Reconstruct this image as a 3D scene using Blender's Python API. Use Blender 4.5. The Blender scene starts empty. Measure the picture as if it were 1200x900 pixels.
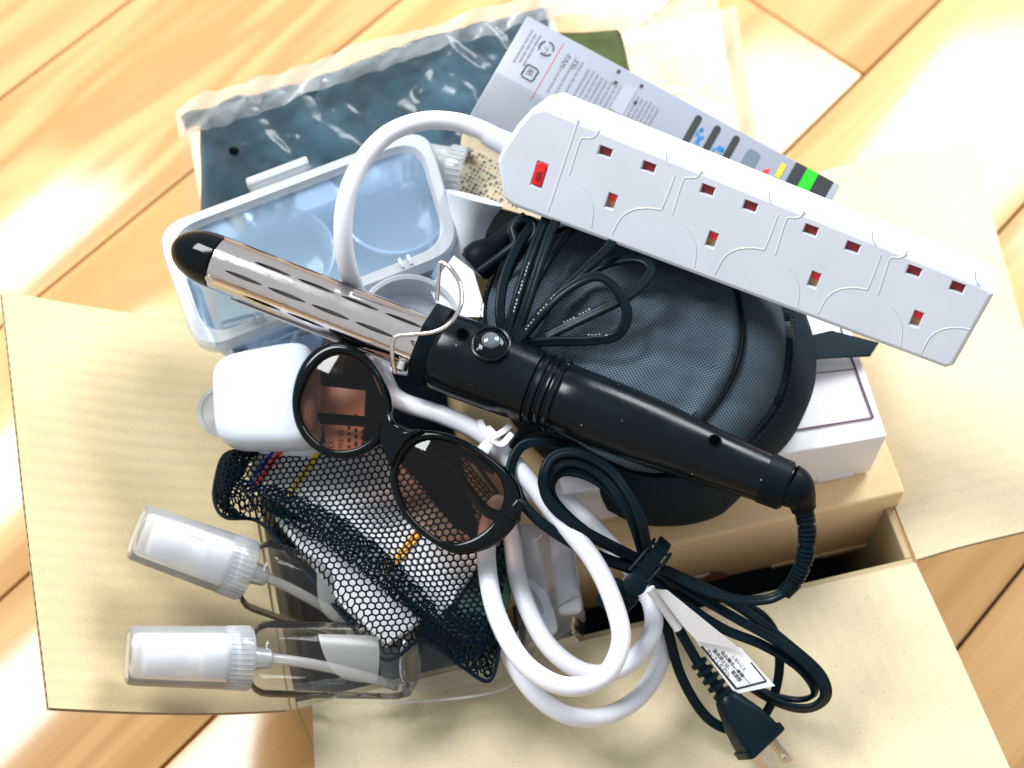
import bpy, bmesh, math, random
from mathutils import Vector as V, Matrix, noise
random.seed(7)
S = bpy.context.scene
COL = S.collection
R = math.radians
PI = math.pi

# ---------------------------------------------------------------- camera
FPX, TILT, DIST = 1850.0, R(28), 0.87
CAM = V((0, -DIST * math.sin(TILT), 0.17 + DIST * math.cos(TILT)))
cd = bpy.data.cameras.new('camera')
cam = bpy.data.objects.new('camera', cd)
COL.objects.link(cam)
cam.location = CAM
cam.rotation_euler = (TILT, 0, 0)
cd.sensor_width = 36
cd.lens = 36 * FPX / 1200
cd.clip_start, cd.clip_end = 0.01, 50
cd.dof.use_dof = True
cd.dof.focus_distance = 0.745
cd.dof.aperture_fstop = 8.0
S.camera = cam

# ---------------------------------------------------------------- light
W = bpy.data.worlds.new('World')
S.world = W
W.use_nodes = True
bg = W.node_tree.nodes['Background']
bg.inputs[1].default_value = 0.62
# even room light: dim warm low down, pale ceiling above
wt = W.node_tree
wc_ = wt.nodes.new('ShaderNodeTexCoord')
wsep = wt.nodes.new('ShaderNodeSeparateXYZ')
wr = wt.nodes.new('ShaderNodeValToRGB')
wr.color_ramp.elements[0].position, wr.color_ramp.elements[0].color = 0.0, (.78, .72, .66, 1)
wr.color_ramp.elements[1].position, wr.color_ramp.elements[1].color = 0.75, (.88, .95, 1.0, 1)
wr.color_ramp.elements.new(.30).color = (.92, .92, .92, 1)
wt.links.new(wc_.outputs['Generated'], wsep.inputs[0])
wt.links.new(wsep.outputs[2], wr.inputs[0])
wt.links.new(wr.outputs[0], bg.inputs[0])


def area(name, loc, aim, sx, sy, power, col):
    l = bpy.data.lights.new(name, 'AREA')
    l.shape = 'RECTANGLE'
    l.size, l.size_y, l.energy, l.color = sx, sy, power, col
    o = bpy.data.objects.new(name, l)
    COL.objects.link(o)
    o.location = loc
    o.rotation_euler = (V(aim) - V(loc)).to_track_quat('-Z', 'Y').to_euler()
    return o


area('window_light_left', (-1.1, 0.72, 2.1), (-0.05, 0, 0.1), 0.95, 0.7, 70, (0.95, 0.98, 1.0))
area('window_light_back', (1.35, 1.95, 1.8), (0.05, 0, 0.1), 1.4, 1.0, 98, (0.93, 0.97, 1.0))
S.view_settings.view_transform = 'Standard'
S.view_settings.look = 'None'
S.view_settings.exposure = 0.24
S.view_settings.gamma = 1
S.view_settings.use_curve_mapping = False
S.render.engine = 'CYCLES'
cy = S.cycles
cy.use_denoising = True
cy.max_bounces = 9
cy.transparent_max_bounces = 20
cy.caustics_reflective = False
cy.caustics_refractive = False
cy.sample_clamp_indirect = 6

# ---------------------------------------------------------------- helpers
ct, st = math.cos(TILT), math.sin(TILT)
VD = V((0, -st, ct))                       # from the pile towards the eye


def ray(px, py):
    dx, dy = (px - 600) / FPX, (450 - py) / FPX
    return V((dx, dy * ct + st, dy * st - ct))


def P(px, py, z):
    """measured point of the photograph -> world point at height z (metres)"""
    d = ray(px, py)
    return CAM + d * ((z - CAM.z) / d.z)


def PP(*l):
    return [P(*a) for a in l]


class Fr:
    """a local frame: origin, x along the thing, z its face"""
    def __init__(s, o, x, up=VD):
        x = x.normalized()
        z = (up - x * up.dot(x)).normalized()
        y = z.cross(x)
        s.o, s.x, s.y, s.z = o, x, y, z
        s.M = Matrix(((x.x, y.x, z.x, o.x), (x.y, y.y, z.y, o.y), (x.z, y.z, z.z, o.z), (0, 0, 0, 1)))

    def uv(s, px, py, h=0):
        d = ray(px, py)
        o = s.o + s.z * h
        t = (o - CAM).dot(s.z) / d.dot(s.z)
        q = CAM + d * t - s.o
        return V((q.dot(s.x), q.dot(s.y), h))

    def w(s, u, v, h=0):
        return s.o + s.x * u + s.y * v + s.z * h


MW = {}


def tag(o, label, cat, group=None, kind=None):
    if label: o['label'] = label
    if cat: o['category'] = cat
    if group: o['group'] = group
    if kind: o['kind'] = kind
    return o


def thing(name, label, cat, M=None, group=None):
    o = bpy.data.objects.new(name, None)
    o.empty_display_size = 0.01
    COL.objects.link(o)
    if M is None: M = Matrix.Identity(4)
    elif isinstance(M, V): M = Matrix.Translation(M)
    o.matrix_world = M
    MW[o.name] = M.copy()
    return tag(o, label, cat, group)


def mesh_of(bm, name, sharp=38, flat=False):
    bmesh.ops.recalc_face_normals(bm, faces=bm.faces[:])
    m = bpy.data.meshes.new(name)
    bm.to_mesh(m)
    bm.free()
    if not flat:
        for p in m.polygons: p.use_smooth = True
        m.set_sharp_from_angle(angle=R(sharp))
    return m


def part(name, bm, mat, parent=None, world=True, sharp=38, flat=False):
    """link a bmesh as one mesh object under parent; world: its points are world points"""
    if parent is not None and world: bm.transform(MW[parent.name].inverted())
    o = bpy.data.objects.new(name, mesh_of(bm, name, sharp, flat))
    o.data.materials.append(mat)
    COL.objects.link(o)
    if parent is not None:
        o.parent = parent
        MW[o.name] = MW[parent.name]
    else:
        MW[o.name] = Matrix.Identity(4)
    return o


def nb(): return bmesh.new()


def spl(pts, n=10, closed=False):
    """Catmull-Rom through pts"""
    out = []
    k = len(pts)
    for i in range(k if closed else k - 1):
        if closed:
            a, b, c, d = (pts[(i + j - 1) % k] for j in range(4))
        else:
            b, c = pts[i], pts[i + 1]
            a = pts[i - 1] if i else b * 2 - c
            d = pts[i + 2] if i + 2 < k else c * 2 - b
        for j in range(n):
            t = j / n
            out.append(0.5 * ((2 * b) + (c - a) * t + (2 * a - 5 * b + 4 * c - d) * t * t + (3 * b - a - 3 * c + d) * t ** 3))
    if not closed: out.append(pts[-1].copy())
    return out


def circ(n, rx=1.0, ry=None):
    ry = rx if ry is None else ry
    return [(math.cos(2 * PI * i / n) * rx, math.sin(2 * PI * i / n) * ry) for i in range(n)]


def twin(r):
    """figure-eight section of a flat two-core flex"""
    o = []
    for c in (1, -1):
        for i in range(7):
            a = -PI * .72 + PI * 1.44 * i / 6
            o.append((c * (r * .86 + math.cos(a) * r), c * math.sin(a) * r))
    return o


def sweep(bm, pts, r, prof=None, seg=12, closed=False, caps=True, up=None):
    """sweep a section along pts; r is a number or a list (section scale)"""
    if prof is None: prof = circ(seg)
    n = len(pts)
    if not isinstance(r, (list, tuple)): r = [r] * n
    rings = []
    nrm = None
    for i, p in enumerate(pts):
        a = pts[(i - 1) % n] if (closed or i) else p
        b = pts[(i + 1) % n] if (closed or i < n - 1) else p
        t = (b - a)
        if t.length < 1e-9: t = V((1, 0, 0))
        t.normalize()
        if up is not None: nrm = up
        if nrm is None: nrm = V((0, 0, 1)) if abs(t.z) < .9 else V((1, 0, 0))
        q = nrm - t * nrm.dot(t)
        if q.length < 1e-5: q = t.orthogonal()
        nrm = q.normalized()
        bn = t.cross(nrm)
        rings.append([bm.verts.new(p + bn * (u * r[i]) + nrm * (v * r[i])) for u, v in prof])
    k = len(prof)
    for i in range(n if closed else n - 1):
        A, B = rings[i], rings[(i + 1) % n]
        for j in range(k):
            bm.faces.new((A[j], A[(j + 1) % k], B[(j + 1) % k], B[j]))
    if caps and not closed:
        bm.faces.new(rings[0][::-1])
        bm.faces.new(rings[-1])
    return bm


def lathe(bm, prof, seg=40, M=None, caps=(True, True), a0=0, a1=2 * PI):
    """revolve (x, r) about local x"""
    full = abs(a1 - a0 - 2 * PI) < 1e-6
    m = seg if full else seg + 1
    rings = []
    for x, r in prof:
        ring = []
        for j in range(m):
            a = a0 + (a1 - a0) * j / seg
            q = V((x, math.cos(a) * r, math.sin(a) * r))
            ring.append(bm.verts.new(M @ q if M else q))
        rings.append(ring)
    for A, B in zip(rings, rings[1:]):
        for j in range(seg):
            k = (j + 1) % m
            bm.faces.new((A[j], A[k], B[k], B[j]))
    if full:
        if caps[0]: bm.faces.new(rings[0][::-1])
        if caps[1]: bm.faces.new(rings[-1])
    return bm


def box(bm, c, d, bev=0.0, seg=2, M=None):
    r = bmesh.ops.create_cube(bm, size=1)
    vs = r['verts']
    for v in vs: v.co = V((v.co.x * d[0], v.co.y * d[1], v.co.z * d[2]))
    if bev:
        es = list({e for v in vs for e in v.link_edges})
        q = bmesh.ops.bevel(bm, geom=es, offset=bev, segments=seg, profile=.5, affect='EDGES')
        vs = list({v for f in q['faces'] for v in f.verts} | {v for v in vs if v.is_valid})
    for v in vs:
        v.co = v.co + V(c)
        if M: v.co = M @ v.co
    return bm


def prism(bm, pts, h, bev=0.0, seg=2, M=None, z0=0.0):
    """polygon (x, y) list raised from z0 to z0 + h; bevel on the upper rim"""
    lo = [bm.verts.new((p[0], p[1], z0)) for p in pts]
    hi = [bm.verts.new((p[0], p[1], z0 + h)) for p in pts]
    n = len(pts)
    bm.faces.new(lo[::-1])
    ft = bm.faces.new(hi)
    for i in range(n): bm.faces.new((lo[i], lo[(i + 1) % n], hi[(i + 1) % n], hi[i]))
    vs = lo + hi
    if bev:
        q = bmesh.ops.bevel(bm, geom=list(ft.edges), offset=bev, segments=seg, profile=.5, affect='EDGES')
        vs = [v for v in set(lo) | set(hi) | {v for f in q['faces'] for v in f.verts} if v.is_valid]
    if M:
        for v in vs: v.co = M @ v.co
    return bm


def gridf(bm, nu, nv, f, uv=False, us=1.0, vs=1.0):
    g = [[bm.verts.new(f(i / nu, j / nv)) for j in range(nv + 1)] for i in range(nu + 1)]
    lay = bm.loops.layers.uv.verify() if uv else None
    for i in range(nu):
        for j in range(nv):
            fc = bm.faces.new((g[i][j], g[i + 1][j], g[i + 1][j + 1], g[i][j + 1]))
            if uv:
                for lp, (a, b) in zip(fc.loops, ((i, j), (i + 1, j), (i + 1, j + 1), (i, j + 1))):
                    lp[lay].uv = (a / nu * us, b / nv * vs)
    return g


def lerp(a, b, t): return a + (b - a) * t


def bil(q, u, v): return lerp(lerp(q[0], q[1], u), lerp(q[3], q[2], u), v)


def nz(p, s, o=0.0): return noise.noise(V((p[0] * s + o, p[1] * s - o, (p[2] if len(p) > 2 else 0) * s + o * .7)))


def rrect(w, h, r, n=6, cx=0, cy=0):
    o = []
    for sx, sy, a in ((1, 1, 0), (-1, 1, 90), (-1, -1, 180), (1, -1, 270)):
        for i in range(n + 1):
            t = R(a + 90 * i / n)
            o.append((cx + sx * (w / 2 - r) + math.cos(t) * r, cy + sy * (h / 2 - r) + math.sin(t) * r))
    return o


def inpoly(p, poly):
    c = False
    j = len(poly) - 1
    for i in range(len(poly)):
        a, b = poly[i], poly[j]
        if (a[1] > p[1]) != (b[1] > p[1]) and p[0] < (b[0] - a[0]) * (p[1] - a[1]) / (b[1] - a[1]) + a[0]: c = not c
        j = i
    return c


def edist(p, poly):
    m = 9.0
    for i in range(len(poly)):
        a, b = V(poly[i][:2]), V(poly[i - 1][:2])
        e = b - a
        t = max(0, min(1, (V(p[:2]) - a).dot(e) / max(e.length_squared, 1e-12)))
        m = min(m, (V(p[:2]) - a - e * t).length)
    return m


def smooth(a, b, x):  # works both ways round
    t = max(0, min(1, (x - a) / (b - a)))
    return t * t * (3 - 2 * t)


# ---------------------------------------------------------------- materials
def nodes(name):
    m = bpy.data.materials.new(name)
    m.use_nodes = True
    t = m.node_tree
    t.nodes.clear()
    o = t.nodes.new('ShaderNodeOutputMaterial')
    return m, t, o


def N(t, kind, **kw):
    n = t.nodes.new('ShaderNode' + kind)
    for k, v in kw.items():
        if k in n.inputs: n.inputs[k].default_value = v
        else: setattr(n, k, v)
    return n


def c4(c): return (c[0], c[1], c[2], 1)


def mk(name, col, rough=.5, metal=0.0, var=.08, vs=40.0, bump=.0, bs=400.0, coat=0.0, spec=.5, rvar=.12, sss=0.0, specks=0.0):
    m, t, o = nodes(name)
    b = N(t, 'BsdfPrincipled', Metallic=metal)
    b.inputs['Specular IOR Level'].default_value = spec
    b.inputs['Coat Weight'].default_value = coat
    b.inputs['Coat Roughness'].default_value = .12
    if sss:
        b.inputs['Subsurface Weight'].default_value = sss
        b.inputs['Subsurface Radius'].default_value = (.004, .004, .004)
    L = t.links.new
    tc = N(t, 'TexCoord')
    n1 = N(t, 'TexNoise', Scale=vs, Detail=5.0)
    L(tc.outputs['Object'], n1.inputs['Vector'])
    r = N(t, 'ValToRGB')
    r.color_ramp.elements[0].color = c4([x * (1 - var) for x in col])
    r.color_ramp.elements[1].color = c4([min(1, x * (1 + var)) for x in col])
    r.color_ramp.elements[0].position, r.color_ramp.elements[1].position = .3, .7
    L(n1.outputs['Fac'], r.inputs[0])
    if specks:
        # lint and fine scratches
        vo = N(t, 'TexVoronoi', Scale=230.0); L(tc.outputs['Object'], vo.inputs['Vector'])
        lt = N(t, 'Math', operation='LESS_THAN'); lt.inputs[1].default_value = .11; L(vo.outputs['Distance'], lt.inputs[0])
        sc = N(t, 'SeparateXYZ'); L(vo.outputs['Color'], sc.inputs[0])
        gt = N(t, 'Math', operation='GREATER_THAN'); gt.inputs[1].default_value = 1 - specks; L(sc.outputs[0], gt.inputs[0])
        ml = N(t, 'Math', operation='MULTIPLY'); L(lt.outputs[0], ml.inputs[0]); L(gt.outputs[0], ml.inputs[1])
        mx = N(t, 'MixRGB', Color2=(.16, .18, .19, 1)); L(ml.outputs[0], mx.inputs[0]); L(r.outputs[0], mx.inputs[1])
        L(mx.outputs[0], b.inputs['Base Color'])
    else:
        L(r.outputs[0], b.inputs['Base Color'])
    n2 = N(t, 'TexNoise', Scale=vs * 2.7, Detail=6.0)
    L(tc.outputs['Object'], n2.inputs['Vector'])
    mr = N(t, 'MapRange')
    mr.inputs[3].default_value = max(.02, rough - rvar)
    mr.inputs[4].default_value = min(1, rough + rvar)
    L(n2.outputs['Fac'], mr.inputs[0])
    L(mr.outputs[0], b.inputs['Roughness'])
    if bump:
        n3 = N(t, 'TexNoise', Scale=bs, Detail=4.0)
        L(tc.outputs['Object'], n3.inputs['Vector'])
        bp = N(t, 'Bump', Strength=bump, Distance=.001)
        L(n3.outputs['Fac'], bp.inputs['Height'])
        L(bp.outputs[0], b.inputs['Normal'])
    L(b.outputs[0], o.inputs[0])
    return m


def film(name, tint=(1, 1, 1), frost=.05, fcol=(1, 1, 1), rough=.06, ior=1.45, bump=0.0, bs=60.0, gl=1.0):
    """thin clear or milky plastic: see-through, fresnel shine and some milk"""
    m, t, o = nodes(name)
    L = t.links.new
    tr = N(t, 'BsdfTransparent', Color=c4(tint))
    df = N(t, 'BsdfDiffuse', Color=c4(fcol))
    tl = N(t, 'BsdfTranslucent', Color=c4(fcol))
    mx = N(t, 'MixShader', Fac=.5)
    L(df.outputs[0], mx.inputs[1]); L(tl.outputs[0], mx.inputs[2])
    m1 = N(t, 'MixShader', Fac=frost)
    L(tr.outputs[0], m1.inputs[1]); L(mx.outputs[0], m1.inputs[2])
    g = N(t, 'BsdfGlossy', Color=(gl, gl, gl, 1), Roughness=rough)
    fr = N(t, 'Fresnel', IOR=ior)
    m2 = N(t, 'MixShader')
    L(fr.outputs[0], m2.inputs[0]); L(m1.outputs[0], m2.inputs[1]); L(g.outputs[0], m2.inputs[2])
    if bump:
        tc = N(t, 'TexCoord')
        n3 = N(t, 'TexNoise', Scale=bs, Detail=3.0, Distortion=.8)
        L(tc.outputs['Object'], n3.inputs['Vector'])
        bp = N(t, 'Bump', Strength=bump, Distance=.004)
        L(n3.outputs['Fac'], bp.inputs['Height'])
        for q in (g, fr, df): L(bp.outputs[0], q.inputs['Normal'])
    L(m2.outputs[0], o.inputs[0])
    return m


def wood():
    m, t, o = nodes('pine_floorboard')
    L = t.links.new
    b = N(t, 'BsdfPrincipled')
    b.inputs['Coat Weight'].default_value = .55
    b.inputs['Specular IOR Level'].default_value = .12
    b.inputs['Coat Roughness'].default_value = .13
    tc = N(t, 'TexCoord'); oi = N(t, 'ObjectInfo')
    off = N(t, 'VectorMath', operation='SCALE')
    cmb = N(t, 'CombineXYZ')
    for i in range(3): L(oi.outputs['Random'], cmb.inputs[i])
    L(cmb.outputs[0], off.inputs[0]); off.inputs['Scale'].default_value = 37.0
    ad = N(t, 'VectorMath', operation='ADD')
    L(tc.outputs['Object'], ad.inputs[0]); L(off.outputs[0], ad.inputs[1])
    mp = N(t, 'Mapping'); mp.inputs['Scale'].default_value = (1.0, 10, 1)
    L(ad.outputs[0], mp.inputs[0])
    n1 = N(t, 'TexNoise', Scale=1.0, Detail=2.5, Distortion=.55)
    L(mp.outputs[0], n1.inputs['Vector'])
    mu = N(t, 'Math', operation='MULTIPLY'); mu.inputs[1].default_value = 46
    L(n1.outputs['Fac'], mu.inputs[0])
    sn = N(t, 'Math', operation='SINE'); L(mu.outputs[0], sn.inputs[0])
    ma = N(t, 'MapRange'); ma.inputs[1].default_value = -1; L(sn.outputs[0], ma.inputs[0])
    r1 = N(t, 'ValToRGB')
    e = r1.color_ramp.elements
    e[0].position, e[0].color = .08, (.42, .225, .078, 1)
    e[1].position, e[1].color = .55, (.52, .30, .115, 1)
    e.new(.95).color = (.56, .34, .138, 1)
    L(ma.outputs[0], r1.inputs[0])
    mp2 = N(t, 'Mapping'); mp2.inputs['Scale'].default_value = (9, 420, 9)
    L(ad.outputs[0], mp2.inputs[0])
    n2 = N(t, 'TexNoise', Scale=1.0, Detail=4.0); L(mp2.outputs[0], n2.inputs['Vector'])
    mp3 = N(t, 'Mapping'); mp3.inputs['Scale'].default_value = (1.2, 5, 1)
    L(ad.outputs[0], mp3.inputs[0])
    n4 = N(t, 'TexNoise', Scale=1.3, Detail=2.0); L(mp3.outputs[0], n4.inputs['Vector'])
    r2 = N(t, 'MapRange'); r2.inputs[3].default_value = .82; r2.inputs[4].default_value = 1.16
    L(n2.outputs['Fac'], r2.inputs[0])
    r4 = N(t, 'MapRange'); r4.inputs[1].default_value = .3; r4.inputs[2].default_value = .7
    r4.inputs[3].default_value = .0; r4.inputs[4].default_value = .6
    L(n4.outputs['Fac'], r4.inputs[0])
    flat = N(t, 'MixRGB', Color2=(.53, .312, .125, 1)); L(r4.outputs[0], flat.inputs[0]); L(r1.outputs[0], flat.inputs[1])
    hs = N(t, 'HueSaturation'); L(flat.outputs[0], hs.inputs['Color'])
    rv = N(t, 'MapRange'); rv.inputs[3].default_value = .93; rv.inputs[4].default_value = 1.08
    L(oi.outputs['Random'], rv.inputs[0])
    mm = N(t, 'Math', operation='MULTIPLY'); L(rv.outputs[0], mm.inputs[0]); L(r2.outputs[0], mm.inputs[1])
    L(mm.outputs[0], hs.inputs['Value'])
    # a few knots
    vo = N(t, 'TexVoronoi', Scale=1.0)
    mpk = N(t, 'Mapping'); mpk.inputs['Scale'].default_value = (2.6, 5.2, 1); L(ad.outputs[0], mpk.inputs[0])
    L(mpk.outputs[0], vo.inputs['Vector'])
    kr = N(t, 'ValToRGB'); kr.color_ramp.elements[0].position = .015; kr.color_ramp.elements[1].position = .05
    kr.color_ramp.elements[0].color = (.75, .75, .75, 1); kr.color_ramp.elements[1].color = (0, 0, 0, 1)
    L(vo.outputs['Distance'], kr.inputs[0])
    kn = N(t, 'MixRGB', Color2=(.22, .085, .03, 1)); L(kr.outputs[0], kn.inputs[0]); L(hs.outputs[0], kn.inputs[1])
    L(kn.outputs[0], b.inputs['Base Color'])
    b.inputs['Roughness'].default_value = .5
    bp = N(t, 'Bump', Strength=.12, Distance=.0006); L(n2.outputs['Fac'], bp.inputs['Height']); L(bp.outputs[0], b.inputs['Normal'])
    L(b.outputs[0], o.inputs[0])
    return m


def cardboard(name, col, stripes=True, period=.0085, amp=.36):
    m, t, o = nodes(name)
    L = t.links.new
    b = N(t, 'BsdfPrincipled', Roughness=.78)
    b.inputs['Specular IOR Level'].default_value = .25
    tc = N(t, 'TexCoord')
    n1 = N(t, 'TexNoise', Scale=14.0, Detail=4.0); L(tc.outputs['Object'], n1.inputs['Vector'])
    n2 = N(t, 'TexNoise', Scale=700.0, Detail=3.0); L(tc.outputs['Object'], n2.inputs['Vector'])
    ad = N(t, 'MixRGB', Fac=.35); L(n1.outputs['Fac'], ad.inputs[1]); L(n2.outputs['Fac'], ad.inputs[2])
    r = N(t, 'ValToRGB')
    r.color_ramp.elements[0].position, r.color_ramp.elements[1].position = .34, .66
    r.color_ramp.elements[0].color = c4([x * .86 for x in col]); r.color_ramp.elements[1].color = c4([x * 1.1 for x in col])
    L(ad.outputs[0], r.inputs[0])
    # sparse dark fibres
    vo = N(t, 'TexVoronoi', Scale=75.0); L(tc.outputs['Object'], vo.inputs['Vector'])
    sp = N(t, 'ValToRGB'); sp.color_ramp.elements[0].position = .03; sp.color_ramp.elements[1].position = .055
    sp.color_ramp.elements[0].color = (.35, .35, .35, 1); sp.color_ramp.elements[1].color = (0, 0, 0, 1)
    L(vo.outputs['Distance'], sp.inputs[0])
    mx = N(t, 'MixRGB', Color2=c4([x * .4 for x in col])); L(sp.outputs[0], mx.inputs[0]); L(r.outputs[0], mx.inputs[1])
    L(mx.outputs[0], b.inputs['Base Color'])
    bp2 = N(t, 'Bump', Strength=.25, Distance=.0004); L(n2.outputs['Fac'], bp2.inputs['Height'])
    if stripes:
        uv = N(t, 'UVMap')
        sep = N(t, 'SeparateXYZ'); L(uv.outputs[0], sep.inputs[0])
        nd = N(t, 'TexNoise', Scale=9.0, Detail=2.0); L(uv.outputs[0], nd.inputs['Vector'])
        mu = N(t, 'Math', operation='MULTIPLY_ADD'); mu.inputs[1].default_value = 2 * PI / period
        L(sep.outputs[1], mu.inputs[0])
        m2 = N(t, 'Math', operation='MULTIPLY'); m2.inputs[1].default_value = 5; L(nd.outputs['Fac'], m2.inputs[0])
        L(m2.outputs[0], mu.inputs[2])
        sn = N(t, 'Math', operation='SINE'); L(mu.outputs[0], sn.inputs[0])
        am = N(t, 'Math', operation='MULTIPLY'); L(sn.outputs[0], am.inputs[0]); L(n1.outputs['Fac'], am.inputs[1])
        bp = N(t, 'Bump', Strength=amp, Distance=.0005); L(am.outputs[0], bp.inputs['Height'])
        L(bp2.outputs[0], bp.inputs['Normal'])
        L(bp.outputs[0], b.inputs['Normal'])
    else:
        L(bp2.outputs[0], b.inputs['Normal'])
    L(b.outputs[0], o.inputs[0])
    return m


def weave(name, c1, c2, scale, rough=.7, bump=.6):
    """woven cloth from the UV map (metres)"""
    m, t, o = nodes(name)
    L = t.links.new
    b = N(t, 'BsdfPrincipled', Roughness=rough)
    b.inputs['Specular IOR Level'].default_value = .10
    uv = N(t, 'UVMap')
    mp = N(t, 'Mapping'); mp.inputs['Scale'].default_value = (scale, scale * 1.25, 1); mp.inputs['Rotation'].default_value = (0, 0, R(22))
    L(uv.outputs[0], mp.inputs[0])
    sep = N(t, 'SeparateXYZ'); L(mp.outputs[0], sep.inputs[0])
    s1 = N(t, 'Math', operation='SINE'); L(sep.outputs[0], s1.inputs[0])
    s2 = N(t, 'Math', operation='SINE'); L(sep.outputs[1], s2.inputs[0])
    mu = N(t, 'Math', operation='MULTIPLY'); L(s1.outputs[0], mu.inputs[0]); L(s2.outputs[0], mu.inputs[1])
    r = N(t, 'ValToRGB')
    r.color_ramp.elements[0].position, r.color_ramp.elements[1].position = .1, .75
    r.color_ramp.elements[0].color, r.color_ramp.elements[1].color = c4(c1), c4(c2)
    mr = N(t, 'MapRange'); mr.inputs[1].default_value = -1; L(mu.outputs[0], mr.inputs[0])
    L(mr.outputs[0], r.inputs[0]); L(r.outputs[0], b.inputs['Base Color'])
    bp = N(t, 'Bump', Strength=bump, Distance=.0004); L(mr.outputs[0], bp.inputs['Height']); L(bp.outputs[0], b.inputs['Normal'])
    L(b.outputs[0], o.inputs[0])
    return m


M = {}
M['wood'] = wood()
M['gap'] = mk('floor_gap', (.10, .035, .012), .8)
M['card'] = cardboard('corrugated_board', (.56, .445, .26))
M['cardp'] = cardboard('corrugated_board_plain', (.60, .50, .325), amp=.14)  # same board as the left flap, paler to put stronger light into the colour
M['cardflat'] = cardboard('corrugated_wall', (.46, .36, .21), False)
M['flute'] = mk('flute_paper', (.20, .13, .065), .9)
M['kraft'] = cardboard('carton_board', (.80, .57, .32), False)
M['kraftin'] = mk('carton_inside', (.26, .10, .055), .8)
M['wbox'] = mk('white_carton', (.80, .78, .83), .42, var=.02, rvar=.05)
M['wine'] = mk('wine_ink', (.09, .012, .05), .5)
M['black'] = mk('black_plastic', (.0015, .0045, .007), .23, var=.3, vs=25, bump=.05, bs=500, spec=.19, specks=.09, rvar=.17)
M['blackm'] = mk('matt_black_plastic', (.002, .005, .008), .45, var=.2, spec=.07)
M['rubber'] = mk('black_flex', (.002, .008, .0125), .33, var=.25, vs=60, bump=.05, bs=900, spec=.11)
M['gloss'] = mk('gloss_black_acetate', (.001, .003, .004), .08, var=.1, rvar=.03, spec=.18)
M['chrome'] = mk('chrome', (.66, .61, .60), .10, 1.0, var=.03, rvar=.05, bump=.035, bs=120)
M['steel'] = mk('dull_steel', (.62, .61, .58), .28, 1.0, var=.08, bump=.05)
M['core'] = mk('heater_core', (.13, .125, .12), .4, .7)
M['white'] = mk('white_plastic', (.56, .595, .665), .30, var=.035, rvar=.06, bump=.02, bs=250)
M['flexw'] = mk('white_flex', (.65, .655, .71), .36, var=.02, rvar=.05)
M['red'] = mk('neon_red', (.75, .006, .012), .2, var=.15, vs=300)
M['shut'] = mk('shutter_red', (.22, .006, .01), .4)
M['brass'] = mk('earth_brass', (.35, .17, .08), .45)
M['paper'] = mk('white_paper', (.80, .80, .82), .7, var=.03)
M['tan'] = mk('tan_card', (.42, .34, .22), .7, var=.12, vs=80)
M['ink'] = mk('black_ink', (.02, .022, .026), .55)
M['inkg'] = mk('grey_ink', (.20, .21, .24), .55)
M['greybox'] = mk('silver_grey_carton', (.26, .28, .335), .34, var=.03, rvar=.05)
M['greylt'] = mk('pale_grey_ink', (.33, .36, .41), .45)
M['slate'] = mk('slate_ink', (.13, .17, .22), .4)
M['green'] = mk('green_ink', (.02, .52, .02), .35)
M['bluei'] = mk('blue_ink', (.02, .22, .50), .4)
M['yel'] = mk('yellow_ink', (.75, .55, .03), .4)
M['org'] = mk('orange_ink', (.90, .42, .01), .45)
M['redi'] = mk('red_ink', (.75, .03, .03), .45)
M['navyi'] = mk('navy_ink', (.02, .03, .35), .45)
M['olive'] = mk('olive_cloth', (.085, .105, .04), .8, var=.15, vs=60, bump=.2, bs=300, spec=.1)
M['dkgreen'] = mk('dark_green_pack', (.03, .085, .06), .4, var=.7, vs=35)
M['slatecl'] = mk('slate_cloth', (.030, .085, .122), .62, var=.3, vs=18, bump=.25, bs=700, spec=.12)
M['net'] = mk('black_net', (.002, .008, .015), .55, var=.2, spec=.07)
M['pouch'] = weave('woven_nylon', (.001, .003, .0055), (.08, .115, .15), 3100, .8)
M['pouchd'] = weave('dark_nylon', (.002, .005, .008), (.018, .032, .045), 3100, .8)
M['web'] = weave('black_webbing', (.003, .008, .012), (.02, .035, .05), 3200)
M['clear'] = film('clear_plastic', (.99, .992, .992), .02, rough=.05, ior=1.2)
M['clearw'] = film('milky_plastic', (.95, .97, 1), .45, (.96, .98, 1), .12, 1.38)
M['cap'] = film('overcap_plastic', (.99, .99, 1), .36, (1, 1, 1), .09, 1.32)
M['wrap'] = film('wrap_film', (.97, .985, .99), .09, (.62, .82, .95), .22, 1.28, .12, 16)
M['wrapw'] = film('gathered_film', (.98, .99, 1), .50, (1, 1, 1), .22, 1.3, .2, 30)
M['bagmilk'] = film('bag_film', (.96, .96, .97), .34, (.95, .95, .97), .16, 1.36, .3, 40)
M['lid'] = film('lid_rim', (.92, .97, 1), .72, (.90, .95, 1), .2)
M['lidp'] = film('lid_panel', (.78, .89, 1), .38, (.45, .65, .90), .12, 1.36)
M['tub'] = film('tub_side', (.72, .86, 1), .38, (.55, .75, .97), .15, 1.4)
M['lens'] = film('brown_lens', (.52, .33, .25), .0, rough=.02, ior=1.32)
M['labelf'] = film('frosted_label', (.92, .93, .92), .36, (.85, .87, .87), .3)
M['jewel'] = film('clear_jewel', (.45, .6, .7), .25, (.6, .75, .85), .05, 1.7)
M['pumpw'] = mk('pump_white', (.86, .88, .92), .35, var=.02)

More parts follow.
